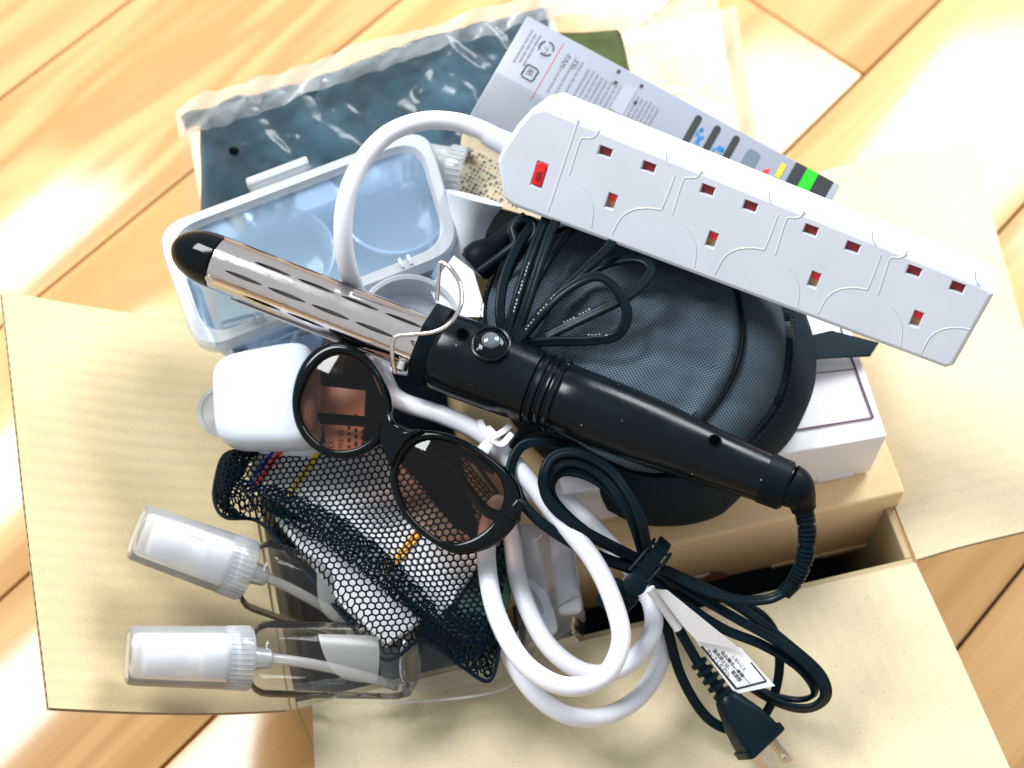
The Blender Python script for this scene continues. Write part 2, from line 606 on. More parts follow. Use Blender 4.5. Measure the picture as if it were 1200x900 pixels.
# ================================================================ floor
fa = R(47.8)
fdx, fnx = V((math.cos(fa), math.sin(fa), 0)), V((-math.sin(fa), math.cos(fa), 0))
PW = 0.1545
fl = nb()
box(fl, (0, 0, -.017), (4.4, 4.4, .008))
floor = part('floor', fl, M['gap'], flat=True)
tag(floor, 'pale pine plank floor under the open carton', None, None, 'structure')
TH = .012
for k in range(-12, 12):
    n0 = .0415 + k * PW
    # end joints along each row; the one seen beyond the carton is at the photographed place
    j = P(1005, 82, 0).dot(fdx) if k == 0 else random.uniform(.75, 1.35) * (1 if k % 2 else -1)
    cuts = [-2.1, j, 2.1] if abs(j) < 2 else [-2.1, 2.1]
    if j - 1.9 > -2: cuts.insert(1, j - 1.82)
    for a, b in zip(cuts, cuts[1:]):
        bm = nb()
        box(bm, (0, 0, 0), (b - a - .0022, PW - .0019, TH), .0012, 2)
        pl = part('plank', bm, M['wood'], None)
        pl.location = fdx * ((a + b) / 2) + fnx * (n0 + PW / 2) + V((0, 0, -TH / 2 + random.uniform(-.0002, .0002)))
        pl.rotation_euler = (0, 0, fa)
        pl.parent = floor

# ================================================================ the open carton
ZR = .15
BL, BR, TR, TL = PP((340, 832, ZR), (1072, 660, ZR), (893, 218, ZR), (258, 378, ZR))
ctr = (BL + BR + TR + TL) / 4
carton = thing('cardboard_box', 'open brown corrugated cardboard box with all four flaps spread out', 'box', V((ctr.x, ctr.y, 0)))
CT = .0036


def wall(a, b, zt, zb=0.0015):
    bm = nb()
    e = (b - a).normalized()
    n = V((-e.y, e.x, 0)) * CT          # towards the inside (corners run anticlockwise)
    q = [(a.x, a.y), (b.x, b.y), (b.x + n.x, b.y + n.y), (a.x + n.x, a.y + n.y)]
    prism(bm, q, zt - zb, .0004, 1, z0=zb)
    return bm


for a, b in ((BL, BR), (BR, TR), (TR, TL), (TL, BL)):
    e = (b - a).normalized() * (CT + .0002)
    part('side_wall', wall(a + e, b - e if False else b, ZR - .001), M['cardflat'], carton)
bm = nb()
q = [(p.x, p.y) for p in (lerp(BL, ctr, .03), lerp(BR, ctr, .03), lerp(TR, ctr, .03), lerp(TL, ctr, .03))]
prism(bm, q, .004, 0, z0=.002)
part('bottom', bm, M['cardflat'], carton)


def flap(a, b, c, d, sag=0.0, curl=0.0, seed=0.0, per=.0052, mt='cardp'):
    """a-b hinge, d-c outer edge; two liners and the fluting between them"""
    nrm = (b - a).cross(d - a).normalized()
    if nrm.z < 0: nrm = -nrm
    wid, ln = (b - a).length, (d - a).length

    def pos(u, v):
        q = bil([a, b, c, d], u, v)
        return q + nrm * (sag * math.sin(PI * v) + curl * v * v * (u - .5) * 2 + .0022 * nz((u * 2.2, v * 2.2), 1, seed))
    bm = nb()
    for off, th in ((0, .0006), (-CT + .0006, .0006)):
        g1 = gridf(bm, 28, 16, lambda u, v: pos(u, v) + nrm * off, True, wid, ln)
        g2 = gridf(bm, 28, 16, lambda u, v: pos(u, v) + nrm * (off - th), True, wid, ln)
        edge = lambda g: [g[i][0] for i in range(29)] + [g[28][j] for j in range(1, 17)] + [g[i][16] for i in range(27, -1, -1)] + [g[0][j] for j in range(15, 0, -1)]
        e1, e2 = edge(g1), edge(g2)
        for i in range(len(e1)):
            k = (i + 1) % len(e1)
            bm.faces.new((e1[i], e1[k], e2[k], e2[i]))
    # the stripes of the fluting run from the hinge outwards: v of the map must run along the hinge
    lay = bm.loops.layers.uv.verify()
    for f in bm.faces:
        for lp in f.loops:
            x = lp[lay].uv
            lp[lay].uv = (x[1], x[0])
    fo = part('flap', bm, M[mt], carton)
    bm = nb()
    nw = int(wid / per)
    amp = (CT - .0013) / 2
    gridf(bm, nw * 6, 10, lambda u, v: pos(.002 + u * .996, .002 + v * .996) + nrm * (-CT / 2 + amp * math.sin(2 * PI * nw * u)))
    part('fluting', bm, M['flute'], fo, sharp=80)
    return fo


dz = V((0, 0, .0012))
out = lambda p, q, t: p + (p - q) * t
# left flap springs up a little, the others lie nearly level
flap(TL + dz, BL + dz, P(55, 832, .222), P(3, 337, .218), -.004, .002, 1.3, mt='card')
flap(BR + dz + V((.001, .002, 0)), TR + dz, P(1138, 168, .149), P(1262, 607, .163), .003, .004, 5.1)
flap(lerp(BL, BR, .034) + dz, BR + dz, P(1219, 982, .135), P(378, 1085, .135), .003, 0, 9.7)
flap(TR + dz, TL + dz, P(222, 158, .150), P(862, 8, .158), .003, 0, 3.3)

# ================================================================ cartons inside
# added black filler sheet low in the carton, its colour standing in for shade in the gaps
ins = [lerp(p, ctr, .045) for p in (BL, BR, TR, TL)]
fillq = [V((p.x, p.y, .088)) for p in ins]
M['gapshade'] = mk('gap_shade_black', (.003, .008, .012), .9, var=.3, bump=.3, bs=300, spec=.15)
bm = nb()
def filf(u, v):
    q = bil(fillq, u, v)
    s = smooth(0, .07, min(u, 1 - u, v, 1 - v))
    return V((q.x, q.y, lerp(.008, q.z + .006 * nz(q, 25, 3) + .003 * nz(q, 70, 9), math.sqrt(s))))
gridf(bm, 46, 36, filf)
fb_ = thing('gap_shade_sheet', 'added black filler sheet low in the box, standing in for shade in the gaps', 'bag', V((ctr.x, ctr.y, .007)))
part('shade_sheet', bm, M['gapshade'], fb_)

# lidded kraft carton
zk = .166
kx = (P(1062, 577, zk) - P(820, 631, zk)).normalized()
ky = V((-kx.y, kx.x, 0))
ko = P(1062, 577, zk)
KW, KD, KH = .222, .145, .070
kf = Matrix(((kx.x, ky.x, 0, ko.x), (kx.y, ky.y, 0, ko.y), (0, 0, 1, zk - KH), (0, 0, 0, 1)))
kc = thing('kraft_carton', 'tan lidded kraft carton lying in the box under the white one', 'carton', kf)
lidk = nb()
box(lidk, (-KW / 2, KD / 2, KH / 2), (KW, KD, KH), .0022, 3)
for v in lidk.verts:
    if v.co.z > KH - .004: v.co.z += .0012 * nz(v.co * 9, 1, 2)
lo = part('lid', lidk, M['kraft'], kc, world=False)
bm = nb()
box(bm, (-KW / 2, KD / 2 + .0005, -.0065), (KW - .006, KD - .003, .0128), .001, 2)
part('tray', bm, M['kraft'], kc, world=False)
bm = nb()
box(bm, (-.034, -.0004, .0012), (.062, .0010, .0035), .0003, 1)
part('tab', bm, M['kraft'], lo, world=False)
fk = Fr(kf @ V((0, 0, 0)), kx, V((-ky.x, -ky.y, 0)))
bm = nb()
u0 = -.1075
prism(bm, [(u0 + .017 * math.cos(PI * i / 14), .0155 * math.sin(PI * i / 14)) for i in range(15)], .0005, M=Matrix(((1, 0, 0, 0), (0, 0, -1, -.0001), (0, 1, 0, .0005), (0, 0, 0, 1))))
part('thumb_notch', bm, M['kraftin'], lo, world=False, flat=True)
bm = nb()
prism(bm, [(u0 - .001 - .004, .0145), (u0 + .004, .0145), (u0, .0095)], .0004, M=Matrix(((1, 0, 0, 0), (0, 0, -1, -.0007), (0, 1, 0, .0005), (0, 0, 0, 1))))
part('paper_corner', bm, M['paper'], lo, world=False, flat=True)

# white carton with a wine-red printed frame
zw = .211
wx = (P(1040, 511, zw) - P(917, 533, zw)).normalized()
wy = V((-wx.y, wx.x, 0))
wo = P(1040, 511, zw)
WW, WD, WH = .17, .135, zw - zk - .0012
wf = Matrix(((wx.x, wy.x, 0, wo.x), (wx.y, wy.y, 0, wo.y), (0, 0, 1, zw - WH), (0, 0, 0, 1)))
wc = thing('white_carton', 'flat white carton with thin wine-red outline on top of the tan carton', 'carton', wf)
bm = nb()
box(bm, (-WW / 2, WD / 2, WH / 2), (WW, WD, WH), .0012, 3)
for v in bm.verts:
    if v.co.z > WH - .003: v.co.z += .0015 * nz(v.co * 12, 1, 8)
wb = part('body', bm, M['wbox'], wc, world=False)
bm = nb()
box(bm, (-.02, -.0003, .0022), (.02, .0008, .0042), .0002, 1)
box(bm, (-.014, -.0003, -.0005), (.005, .0008, .004), .0002, 1)
part('tuck_flap', bm, M['wbox'], wb, world=False)
fw = Fr(wo.copy(), wx, V((0, 0, 1)))
bm = nb()
pa, pb, pc, pd = fw.uv(1023, 490), fw.uv(930, 505), fw.uv(985, 385), fw.uv(900, 398)
hz = WH + .0006
for s, e, w in ((pa, pb, .0009), (pa, pc, .0009), (fw.uv(1001, 433), fw.uv(930, 441), .0004)):
    s, e = V((s.x, s.y, hz)), V((e.x, e.y, hz))
    m_ = (s + e) / 2
    d = (e - s)
    box(bm, (0, 0, 0), (d.length, w, .0003), M=Matrix.Translation(m_) @ Matrix.Rotation(math.atan2(d.y, d.x), 4, 'Z'))
part('printed_outline', bm, M['wine'], wb, world=False, flat=True)

# ================================================================ bag wrapped in film
zb = .205
bq = PP((240, 236, .17), (228, 160, zb + .01), (600, 26, zb + .012), (735, 14, zb + .004), (752, 62, zb - .006), (770, 210, zb - .02), (500, 260, .17))
bc = sum(bq, V()) / len(bq)
bag = thing('wrapped_bag', 'dark slate cloth bag sealed in crinkled clear film at the back of the box', 'bag', V((bc.x, bc.y, .156)))


def slab_blob(bm, quad, z0, nu, nv, hfun, edge=.18, uv=False):
    """a soft slab: quad of world points (top), sides rolled down to z0"""
    def f(u, v):
        q = bil(quad, u, v)
        d = min(u, 1 - u, v, 1 - v)
        s = smooth(0, edge, d)
        z = lerp(z0, q.z + hfun(u, v, q), math.sqrt(max(s, 0)))
        return V((q.x, q.y, z))
    return gridf(bm, nu, nv, f, uv, (quad[1] - quad[0]).length, (quad[3] - quad[0]).length)


BQ = PP((226, 262, .175), (216, 140, .222), (656, -8, .230), (790, 262, .178))
BQ = [BQ[1], BQ[2], P(700, 255, .19), BQ[0]]
fold = lambda u, v, q: .007 * nz(q, 20, 3) + .004 * abs(nz((q.x * .5 + q.y, q.y * .3 - q.x * .3, 0), 42, 15)) + .0045 * abs(nz((q.x * 1 + q.y * .8, q.y * .35 - q.x * .2, 0), 60, 5)) - .003 * abs(nz((q.x + q.y * .5, q.y - q.x * .6, 0), 38, 11))
bm = nb()
slab_blob(bm, BQ, .157, 90, 56, fold, .05)
body = part('cloth_body', bm, M['slatecl'], bag)
bm = nb()
OQ = PP((612, 4, .232), (744, -2, .226), (778, 150, .20), (640, 150, .20))
slab_blob(bm, OQ, .158, 26, 26, lambda u, v, q: .004 * nz(q, 40, 1), .26)
part('olive_end', bm, M['olive'], bag)
M['pale'] = film('pale_film', (.99, .99, .99), .30, (1, .99, .97), .3, 1.2)
# the film: a crinkled sheet over the bag with gathered, brighter margins
FQ = PP((214, 140, .222), (640, 2, .232), (712, 262, .195), (226, 268, .180))


def crumple(q, k=1.0, o=0.0):
    a = abs(nz((q.x + q.y * .7, q.y - .4 * q.x, 0), 36, o)) + .35 * abs(nz((q.x * 1.2 - q.y, q.y, 0), 80, o + 4)) + .08 * abs(nz(q, 160, o))
    return .010 * k * (a - .25)


bm = nb()
gridf(bm, 110, 60, lambda u, v: bil(FQ, u, v) + V((0, 0, .0075 + fold(u, v, bil(FQ, u, v)) + crumple(bil(FQ, u, v), .35, 2) - .02 * (1 - smooth(0, .06, min(v, 1 - v) + .01)))))
ey = min((v.co for v in bm.verts), key=lambda p: (p - CAM).normalized().dot(ray(275, 175).normalized()) * -1).copy()
part('film', bm, M['wrap'], bag, sharp=180)
bm = nb()
lathe(bm, [(-.0004, .0028), (.0006, .0028), (.0008, .0022), (.0008, .0001)], 20, Fr(ey, V((0, -.1, 1)), V((1, 0, 0))).M)
part('vent_hole', bm, mk('vent_dark', (.002, .003, .004), .9, spec=0), bag)
bm = nb()
gp = spl(PP((207, 142, .214), (240, 128, .226), (330, 100, .230), (420, 68, .233), (520, 38, .236), (600, 14, .238), (660, -4, .238), (740, 0, .226), (772, 40, .20)), 12)
gridf(bm, len(gp) - 1, 10, lambda u, v: gp[round(u * (len(gp) - 1))] + V((.003, -.019, -.012)) * (v - .40) * (.75 + .5 * nz((u * 9, 0), 1.0, 3)) + V((0, 0, crumple(gp[round(u * (len(gp) - 1))] * 1.3 + V((v * .012, v * .012, 0)), .7, 7))))
part('gathered_edge', bm, M['wrapw'], bag, sharp=180)
bm = nb()
RQ = PP((630, 0, .226), (835, -22, .178), (868, 175, .170), (700, 200, .19))
gridf(bm, 60, 60, lambda u, v: bil(RQ, u, v) + V((0, 0, .004 + crumple(bil(RQ, u, v), .35, 13))))
part('loose_film', bm, M['pale'], bag, sharp=180)

# ================================================================ clear tub with lid
TF = Fr(P(362, 282, .243), P(520, 222, .243) - P(205, 335, .240), V((.02, -.16, 1)))
tub = thing('storage_tub', 'clear blue-tinted plastic storage tub with snap lid under the chrome barrel', 'tub', TF.M)
lidpx = [(179, 266), (500, 146), (543, 292), (231, 415)]
lq = [TF.uv(*p) for p in lidpx]


def rquad(q, r, n=7, inset=0.0):
    c = sum(q, V()) / 4
    o = []
    for i in range(4):
        p, a, b = q[i], q[i - 1], q[(i + 1) % 4]
        p = p + ((a - p).normalized() + (b - p).normalized()) * inset
        A, B = p + (a - q[i]).normalized() * r, p + (b - q[i]).normalized() * r
        for k in range(n + 1):
            t = k / n
            o.append((1 - t) ** 2 * A + 2 * t * (1 - t) * p + t * t * B)
    return o


def rings(bm, loops, cap=True):
    vs = [[bm.verts.new(p) for p in l] for l in loops]
    for A, B in zip(vs, vs[1:]):
        for i in range(len(A)):
            k = (i + 1) % len(A)
            bm.faces.new((A[i], A[k], B[k], B[i]))
    if cap: bm.faces.new(vs[-1])
    return vs


def lvl(q, r, ins, z): return [V((p.x, p.y, z)) for p in rquad(q, r, 7, ins)]


bm = nb()
rings(bm, [lvl(lq, .017, .0005, -.012), lvl(lq, .017, 0, -.002), lvl(lq, .017, .0012, 0), lvl(lq, .017, .0060, .0006), lvl(lq, .016, .0070, -.0008), lvl(lq, .016, .0076, -.0045)], False)
lid = part('lid', bm, M['lid'], tub, world=False)
bm = nb()
rings(bm, [lvl(lq, .016, .0076, -.0045), lvl(lq, .016, .0082, -.0046)])
part('lid_panel', bm, M['lidp'], lid, world=False)
bm = nb()
rings(bm, [lvl(lq, .017, .0025, -.004), lvl(lq, .017, .004, -.014), lvl(lq, .015, .0085, -.046), lvl(lq, .013, .0125, -.050)])
part('tub_body', bm, M['tub'], tub, world=False)
# snap catch on the far edge, hinge lugs on the near edge
for pxs, nm in ((((288, 211), (360, 184)), 'catch'),):
    a, b = (TF.uv(*p) for p in pxs)
    m_ = (a + b) / 2
    d = b - a
    bm = nb()
    box(bm, (0, -.0006, -.0055), (d.length, .0050, .009), .0012, 2, Matrix.Translation(m_) @ Matrix.Rotation(math.atan2(d.y, d.x), 4, 'Z'))
    part(nm, bm, M['lid'], tub, world=False)
for p in ((470, 309), (480, 305), (300, 374), (310, 371)):
    a = TF.uv(*p)
    bm = nb()
    box(bm, (a.x, a.y, -.0002), (.0018, .006, .0035), .0007, 2)
    part('hinge_lug', bm, M['lid'], tub, world=False)
# two clear cups seen through the lid
for i, (cx, cy, r, lab) in enumerate(((335, 300, .026, 'clear shallow plastic cup seen through the tub lid near the barrel tip'), (462, 240, .030, 'wider clear plastic cup seen through the tub lid inside the cable arch'))):
    c = TF.uv(cx, cy, -.022)
    ft = Fr(TF.w(c.x, c.y, -.040), TF.z, TF.x)
    cp = thing('plastic_cup', lab, 'cup', ft.M)
    bm = nb()
    lathe(bm, [(0, r * .72), (.001, r * .78), (.022, r * .97), (.0225, r * 1.03), (.0215, r * 1.04), (.0205, r * .96)], 48, caps=(True, False))
    part('cup_shell', bm, M['clearw'], cp, world=False)

# ================================================================ silver-grey product box
gA, gB, gD = P(618, 18, .268), P(985, 217, .236), P(553, 140, .245)
gx = (gB - gA).normalized()
GF = Fr(gA, gx, (gB - gA).cross(gA - gD) if (gB - gA).cross(gA - gD).z > 0 else (gA - gD).cross(gB - gA))
GL = (gB - gA).length
GWd = abs((gD - gA).dot(GF.y))
GT = .024
gb = thing('product_box', 'slim silver-grey product box with black and green end behind the power strip', 'box', GF.M)
bm = nb()
box(bm, (GL / 2, -GWd / 2, -GT / 2), (GL, GWd, GT), .0008, 2)
gbody = part('carton_body', bm, M['greybox'], gb, world=False)


def gpatch(name, u0, u1, v0, v1, mat, h=.0003, rad=0, parent=gbody):
    """printed patch on the face: u along the box, v across it (both 0..1)"""
    bm = nb()
    w, d = (u1 - u0) * GL, (v1 - v0) * GWd
    cx, cy = (u0 + u1) / 2 * GL, -(v0 + v1) / 2 * GWd
    prism(bm, rrect(w, d, min(w, d) * rad if rad else 1e-5, 6 if rad else 1, cx, cy), h, z0=.00005)
    return part(name, bm, mat, parent, world=False, flat=True)


gpatch('black_band', .862, .897, .004, .996, M['ink'])
gpatch('green_band', .897, .932, .004, .996, M['green'])
gpatch('black_end', .932, .980, .004, .996, M['ink'])
gpatch('silver_end', .980, .998, .004, .996, M['greylt'])
for u in (.555, .615, .675): gpatch('black_bar', u, u + .020, .05, .85, M['ink'], rad=.48)
gpatch('grey_pad', .728, .768, .09, .70, M['slate'], rad=.3)
gpatch('black_tab', .828, .843, .20, .95, M['ink'])
gpatch('yellow_tip', .828, .843, .07, .20, M['yel'], .00035)
bm = nb()
q = [(.792 * GL, -.20 * GWd), (.808 * GL, -.16 * GWd), (.808 * GL, -.29 * GWd)]
prism(bm, q, .0003, z0=.00005)
part('red_arrow', bm, M['redi'], gbody, world=False, flat=True)
gpatch('grey_table', .335, .375, .10, .36, M['greylt'])


def blobs(name, boxes, mat, parent, h=.0002):
    bm = nb()
    for u0, u1, v0, v1 in boxes:
        prism(bm, [(u0, v0), (u1, v0), (u1, v1), (u0, v1)], h, z0=.00005)
    return part(name, bm, mat, parent, world=False, flat=True)


def textmesh(s, size, M_, bold=0.0):
    c = bpy.data.curves.new('t', 'FONT')
    c.body, c.size, c.resolution_u = s, size, 2
    c.offset = bold
    c.fill_mode = 'FRONT'
    c.align_x, c.align_y = 'LEFT', 'CENTER'
    o = bpy.data.objects.new('t', c)
    COL.objects.link(o)
    dg = bpy.context.evaluated_depsgraph_get()
    dg.update()
    me = bpy.data.meshes.new_from_object(o.evaluated_get(dg))
    bpy.data.objects.remove(o)
    bpy.data.curves.remove(c)
    bm = nb()
    bm.from_mesh(me)
    bpy.data.meshes.remove(me)
    bm.transform(M_)
    return bm


def tline(name, s, size, u, v, ang, mat, parent, h=.00012, bold=0.0):
    """a line of lettering in a thing's own face, starting at (u, v) in direction ang"""
    Mx = Matrix.Translation((u, v, h)) @ Matrix.Rotation(ang, 4, 'Z')
    return part(name, textmesh(s, size, Mx, bold), mat, parent, world=False, flat=True)


rnd = random.Random(4)
# blocks of small print: rows run across the box; each row a chain of tiny words
rows = []
for u0, u1, v0, v1, n in ((.030, .058, .08, .42, 3), (.155, .20, .10, .52, 3), (.225, .33, .14, .92, 8), (.385, .45, .14, .96, 6), (.335, .375, .40, .96, 3)):
    for i in range(n):
        u = lerp(u0, u1, i / max(1, n - 1)) * GL
        v = v0 + rnd.uniform(0, .03)
        end = v1 - rnd.uniform(0, .25) * (v1 - v0)
        while v < end:
            w = rnd.uniform(.015, .06)
            rows.append((u, u + .0011, -(v + w) * GWd, -v * GWd))
            v += w + rnd.uniform(.008, .02)
blobs('small_print', rows, M['inkg'], gbody)
blobs('red_rule', [(.128 * GL, .1295 * GL, -.62 * GWd, -.06 * GWd)], M['redi'], gbody)
for u, v in ((.30, .035), (.308, .13), (.376, .05), (.384, .2)):
    blobs('bullet', [(u * GL, u * GL + .0018, -v * GWd - .002, -v * GWd)], M['ink'], gbody)
tline('telephone_mark', 'TEL', .0044, .184 * GL, -.13 * GWd, -PI / 2, M['ink'], gbody)
tline('fax_mark', 'FAX', .0044, .158 * GL, -.13 * GWd, -PI / 2, M['ink'], gbody)
# recycling marks: round PET-style mark and a square paper-style mark, each with arrows
bm = nb()
c = V((.094 * GL, -.17 * GWd, .0001))
for k in range(3):
    sweep(bm, [c + V((math.cos(a), math.sin(a), 0)) * .0040 for a in [R(120 * k + 8 + 12.5 * i) for i in range(8)]], .00042, seg=6)
part('round_recycling_mark', bm, M['ink'], gbody, world=False)
bm = nb()
c = V((.088 * GL, -.42 * GWd, .0001))
for k in range(2):
    s = 1 if k else -1
    sweep(bm, [c + V(q) * .0040 * s for q in ((-.9, -.4, 0), (-.9, .7, 0), (-.7, .95, 0), (.6, .95, 0), (.95, .7, 0), (.95, .3, 0))], .00042, seg=6)
part('square_recycling_mark', bm, M['ink'], gbody, world=False)
tline('mark_text', '紙', .0042, .0865 * GL, -.385 * GWd, -PI / 2, M['ink'], gbody)
tline('mark_text', 'プラ', .0030, .0935 * GL, -.145 * GWd, -PI / 2, M['ink'], gbody)
# blue splashes between the black bars
bl = []
for u, vv in ((.590, .15), (.650, .2)):
    for i in range(26):
        a = rnd.uniform(0, .45)
        x = (u + rnd.uniform(-.012, .016)) * GL
        y = -(vv + a) * GWd
        s = rnd.uniform(.0006, .0017)
        bl.append((x, x + s, y, y + s * 1.4))
blobs('blue_splash', bl, M['bluei'], gbody)
# clear tape at the end of the box
gpatch('clear_tape', .003, .16, .55, .985, M['clear'], .0003)

# ================================================================ tan instruction card
cA, cB, cC, cD = PP((540, 160, .224), (660, 214, .232), (650, 262, .226), (536, 228, .218))
CF = Fr(cA, cB - cA, (cD - cA).cross(cB - cA) if (cD - cA).cross(cB - cA).z > 0 else (cB - cA).cross(cD - cA))
tc_ = thing('instruction_card', 'tan printed card with rows of tiny characters below the grey box', 'card', CF.M)
bm = nb()
q = [CF.uv(*p) for p in ((541, 156), (680, 200), (672, 268), (534, 229))]
prism(bm, [(p.x, p.y) for p in q], .0012, .0002, 1, z0=-.0012)
cb = part('card_sheet', bm, M['tan'], tc_, world=False)
marks = []
o_ = CF.uv(548, 172)
for i in range(19):
    for j in range(13):
        if rnd.random() < .72:
            x, y = o_.x + i * .0026 + rnd.uniform(-.0001, .0001), o_.y - j * .0023 - i * .0002
            s = rnd.uniform(.0006, .0019)
            p = CF.w(x, y)
            if x < q[1].x - .003 and y - .002 > lerp(q[3].y, q[2].y, (x - q[3].x) / (q[2].x - q[3].x)) + .001:
                marks.append((x, x + s, y - s, y))
blobs('printed_rows', marks, M['ink'], cb)

# ================================================================ black nylon pouch
def ring_pts(l, z, n=112):
    p = spl([P(a, b, z) for a, b in l], 16, True)
    L_ = [0]
    for i in range(len(p)): L_.append(L_[-1] + (p[(i + 1) % len(p)] - p[i]).length)
    o, j = [], 0
    for k in range(n):
        t = L_[-1] * k / n
        while L_[j + 1] < t: j += 1
        o.append(lerp(p[j], p[(j + 1) % len(p)], (t - L_[j]) / max(1e-9, L_[j + 1] - L_[j])))
    return o


NP_ = 132
r1 = ring_pts([(592, 335), (625, 282), (700, 264), (790, 285), (842, 306), (866, 350), (868, 415), (840, 476), (790, 520), (720, 530), (660, 500), (610, 440), (588, 385)], .260, NP_)
r2 = ring_pts([(578, 345), (615, 280), (700, 260), (800, 280), (888, 318), (922, 372), (918, 455), (884, 510), (830, 552), (755, 556), (682, 520), (612, 460), (576, 400)], .244, NP_)
r3 = ring_pts([(570, 350), (610, 282), (700, 258), (805, 282), (908, 322), (948, 380), (956, 440), (938, 494), (902, 536), (850, 583), (765, 590), (690, 552), (606, 474), (566, 410)], .222, NP_)
r4 = [V((lerp(p.x, .07, .06), lerp(p.y, .0, .06), .178)) for p in r3]
pc0 = sum(r1, V()) / NP_
pou = thing('nylon_pouch', 'black woven nylon zip pouch in the middle of the pile under the cords', 'pouch', V((pc0.x, pc0.y, .168)))
cr = lambda q: .0075 * nz((q.x + q.y * .6, q.y * .5, 0), 17, 6) + .0045 * abs(nz((q.x * .3 + q.y, q.y - q.x * .2, 0), 42, 22)) + .0030 * nz((q.x * .6 + q.y, q.y * .7 - q.x, 0), 34, 3) + .0022 * abs(nz((q.x + q.y * .4, q.y * 1.5 - q.x * .5, 0), 60, 8)) + .0010 * nz(q, 120, 5)


def uvxy(bm):
    lay = bm.loops.layers.uv.verify()
    for f in bm.faces:
        for lp in f.loops: lp[lay].uv = (lp.vert.co.x, lp.vert.co.y + lp.vert.co.z * .8)


def loft(rs, disp=None, closed=True):
    bm = nb()
    vs = [[bm.verts.new(p + (V((0, 0, disp(p))) if disp else V())) for p in r] for r in rs]
    for A, B in zip(vs, vs[1:]):
        for i in range(len(A) if closed else len(A) - 1):
            k = (i + 1) % len(A)
            bm.faces.new((A[i], A[k], B[k], B[i]))
    return bm, vs


top = []
for k in range(1, 27):
    s = k / 26
    top.append([V((lerp(pc0.x, p.x, s), lerp(pc0.y, p.y, s), p.z + .005 * (1 - s * s) + .0025 * smooth(.8, .93, s) * (1 - smooth(.94, 1, s)) - .002 * smooth(.93, 1, s) + cr(lerp(pc0, p, s)) * (1 - .5 * smooth(.9, 1, s)))) for p in r1])
bm, vs = loft(top)
bm.faces.new(vs[0])
uvxy(bm)
part('front_panel', bm, M['pouch'], pou, sharp=60)


def mids(a, b, n, bulge=0.0):
    o = []
    for i in range(n + 1):
        t = i / n
        q = []
        for p, r in zip(a, b):
            m_ = lerp(p, r, t)
            d = V((m_.x - pc0.x, m_.y - pc0.y, 0)).normalized()
            q.append(m_ + (d * .8 + V((0, 0, .8))) * bulge * math.sin(PI * t))
        o.append(q)
    return o


dn = [p - V((0, 0, .001)) for p in r1]
bm, vs = loft(mids(dn, r2, 8, .004), lambda q: cr(q) * .6)
uvxy(bm)
part('gusset', bm, M['pouch'], pou, sharp=60)
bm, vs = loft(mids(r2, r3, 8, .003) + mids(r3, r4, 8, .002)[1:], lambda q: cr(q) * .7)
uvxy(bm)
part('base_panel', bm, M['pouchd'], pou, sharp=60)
bm = nb()
sweep(bm, [p + V((0, 0, .0006 + cr(p) * .5)) for p in r1], .0011, seg=8, closed=True)
part('seam_piping', bm, M['blackm'], pou)
# zip along the gusset
zp = [lerp(a, b, .95) + V((0, 0, .0012 + cr(lerp(a, b, .95)) * .6)) for a, b in zip(r1, r2)]
bm = nb()
sweep(bm, zp, .0030, prof=[(-1, 0), (1, 0), (1, .25), (-1, .25)], closed=True)
zt = part('zip_tape', bm, M['blackm'], pou)
bm = nb()
for i in range(NP_):
    for h in (.0, .33, .66):
        a = lerp(zp[i], zp[(i + 1) % NP_], h)
        t = (zp[(i + 1) % NP_] - zp[i]).normalized()
        box(bm, (0, 0, .0009), (.0011, .0036, .0012), M=Matrix.Translation(a) @ t.to_track_quat('X', 'Z').to_matrix().to_4x4())
tag(part('zip_teeth', bm, M['black'], zt), None, None, None, 'stuff')
for off in (.0021, -.0021):
    bm = nb()
    for i in range(0, NP_):
        a = zp[i]
        d = V((a.x - pc0.x, a.y - pc0.y, 0)).normalized()
        t = (zp[(i + 1) % NP_] - zp[i])
        sweep(bm, [a + d * off * 2 + V((0, 0, .0010)), a + d * off * 2 + t * .6 + V((0, 0, .0010))], .00028, seg=5)
    tag(part('stitching', bm, M['pouchd'], pou), None, None, None, 'stuff')
# webbing strap sticking out to the right
sa = PP((922, 400, .2225), (975, 386, .221), (1030, 402, .2165), (1018, 420, .2145), (958, 424, .217), (925, 432, .2185))
sf = Fr(sa[0], sa[2] - sa[0], V((0, 0, 1)))
bm = nb()
prism(bm, [tuple((sf.M.inverted() @ p).xy) for p in sa], .0016, .0004, 2, sf.M, -.0008)
uvxy(bm)
part('strap', bm, M['web'], pou)

# ================================================================ flat twin cord bundle on the pouch
cb_ = thing('cord_bundle', 'black flat twin power cord folded into loops on the nylon pouch', 'cord', P(630, 370, .27))
up = V((.1, -.3, 1)).normalized()
tw = twin(1.0)
zc = .280
loops = [
    [(592, 398, .272), (606, 350, .280), (622, 300, .284), (640, 256, .284), (652, 240, .280)],
    [(602, 400, .273), (618, 355, .282), (634, 305, .288), (650, 262, .288), (668, 245, .284)],
    [(612, 396, .276), (650, 350, .284), (690, 312, .288), (716, 286, .288), (712, 270, .284), (690, 262, .282), (668, 272, .280), (640, 310, .278), (620, 350, .275), (606, 392, .271)],
    [(604, 404, .274), (640, 360, .286), (672, 334, .292), (702, 324, .294), (724, 340, .292), (735, 368, .288), (724, 392, .282), (694, 399, .278), (650, 400, .275), (618, 402, .273)],
    [(640, 394, .275), (690, 370, .283), (735, 348, .287), (757, 328, .287), (763, 314, .286), (748, 304, .284), (716, 308, .281), (680, 326, .277), (640, 360, .275), (612, 394, .271)],
    [(598, 402, .270), (586, 372, .276), (590, 330, .279), (606, 290, .280), (625, 262, .280)],
]
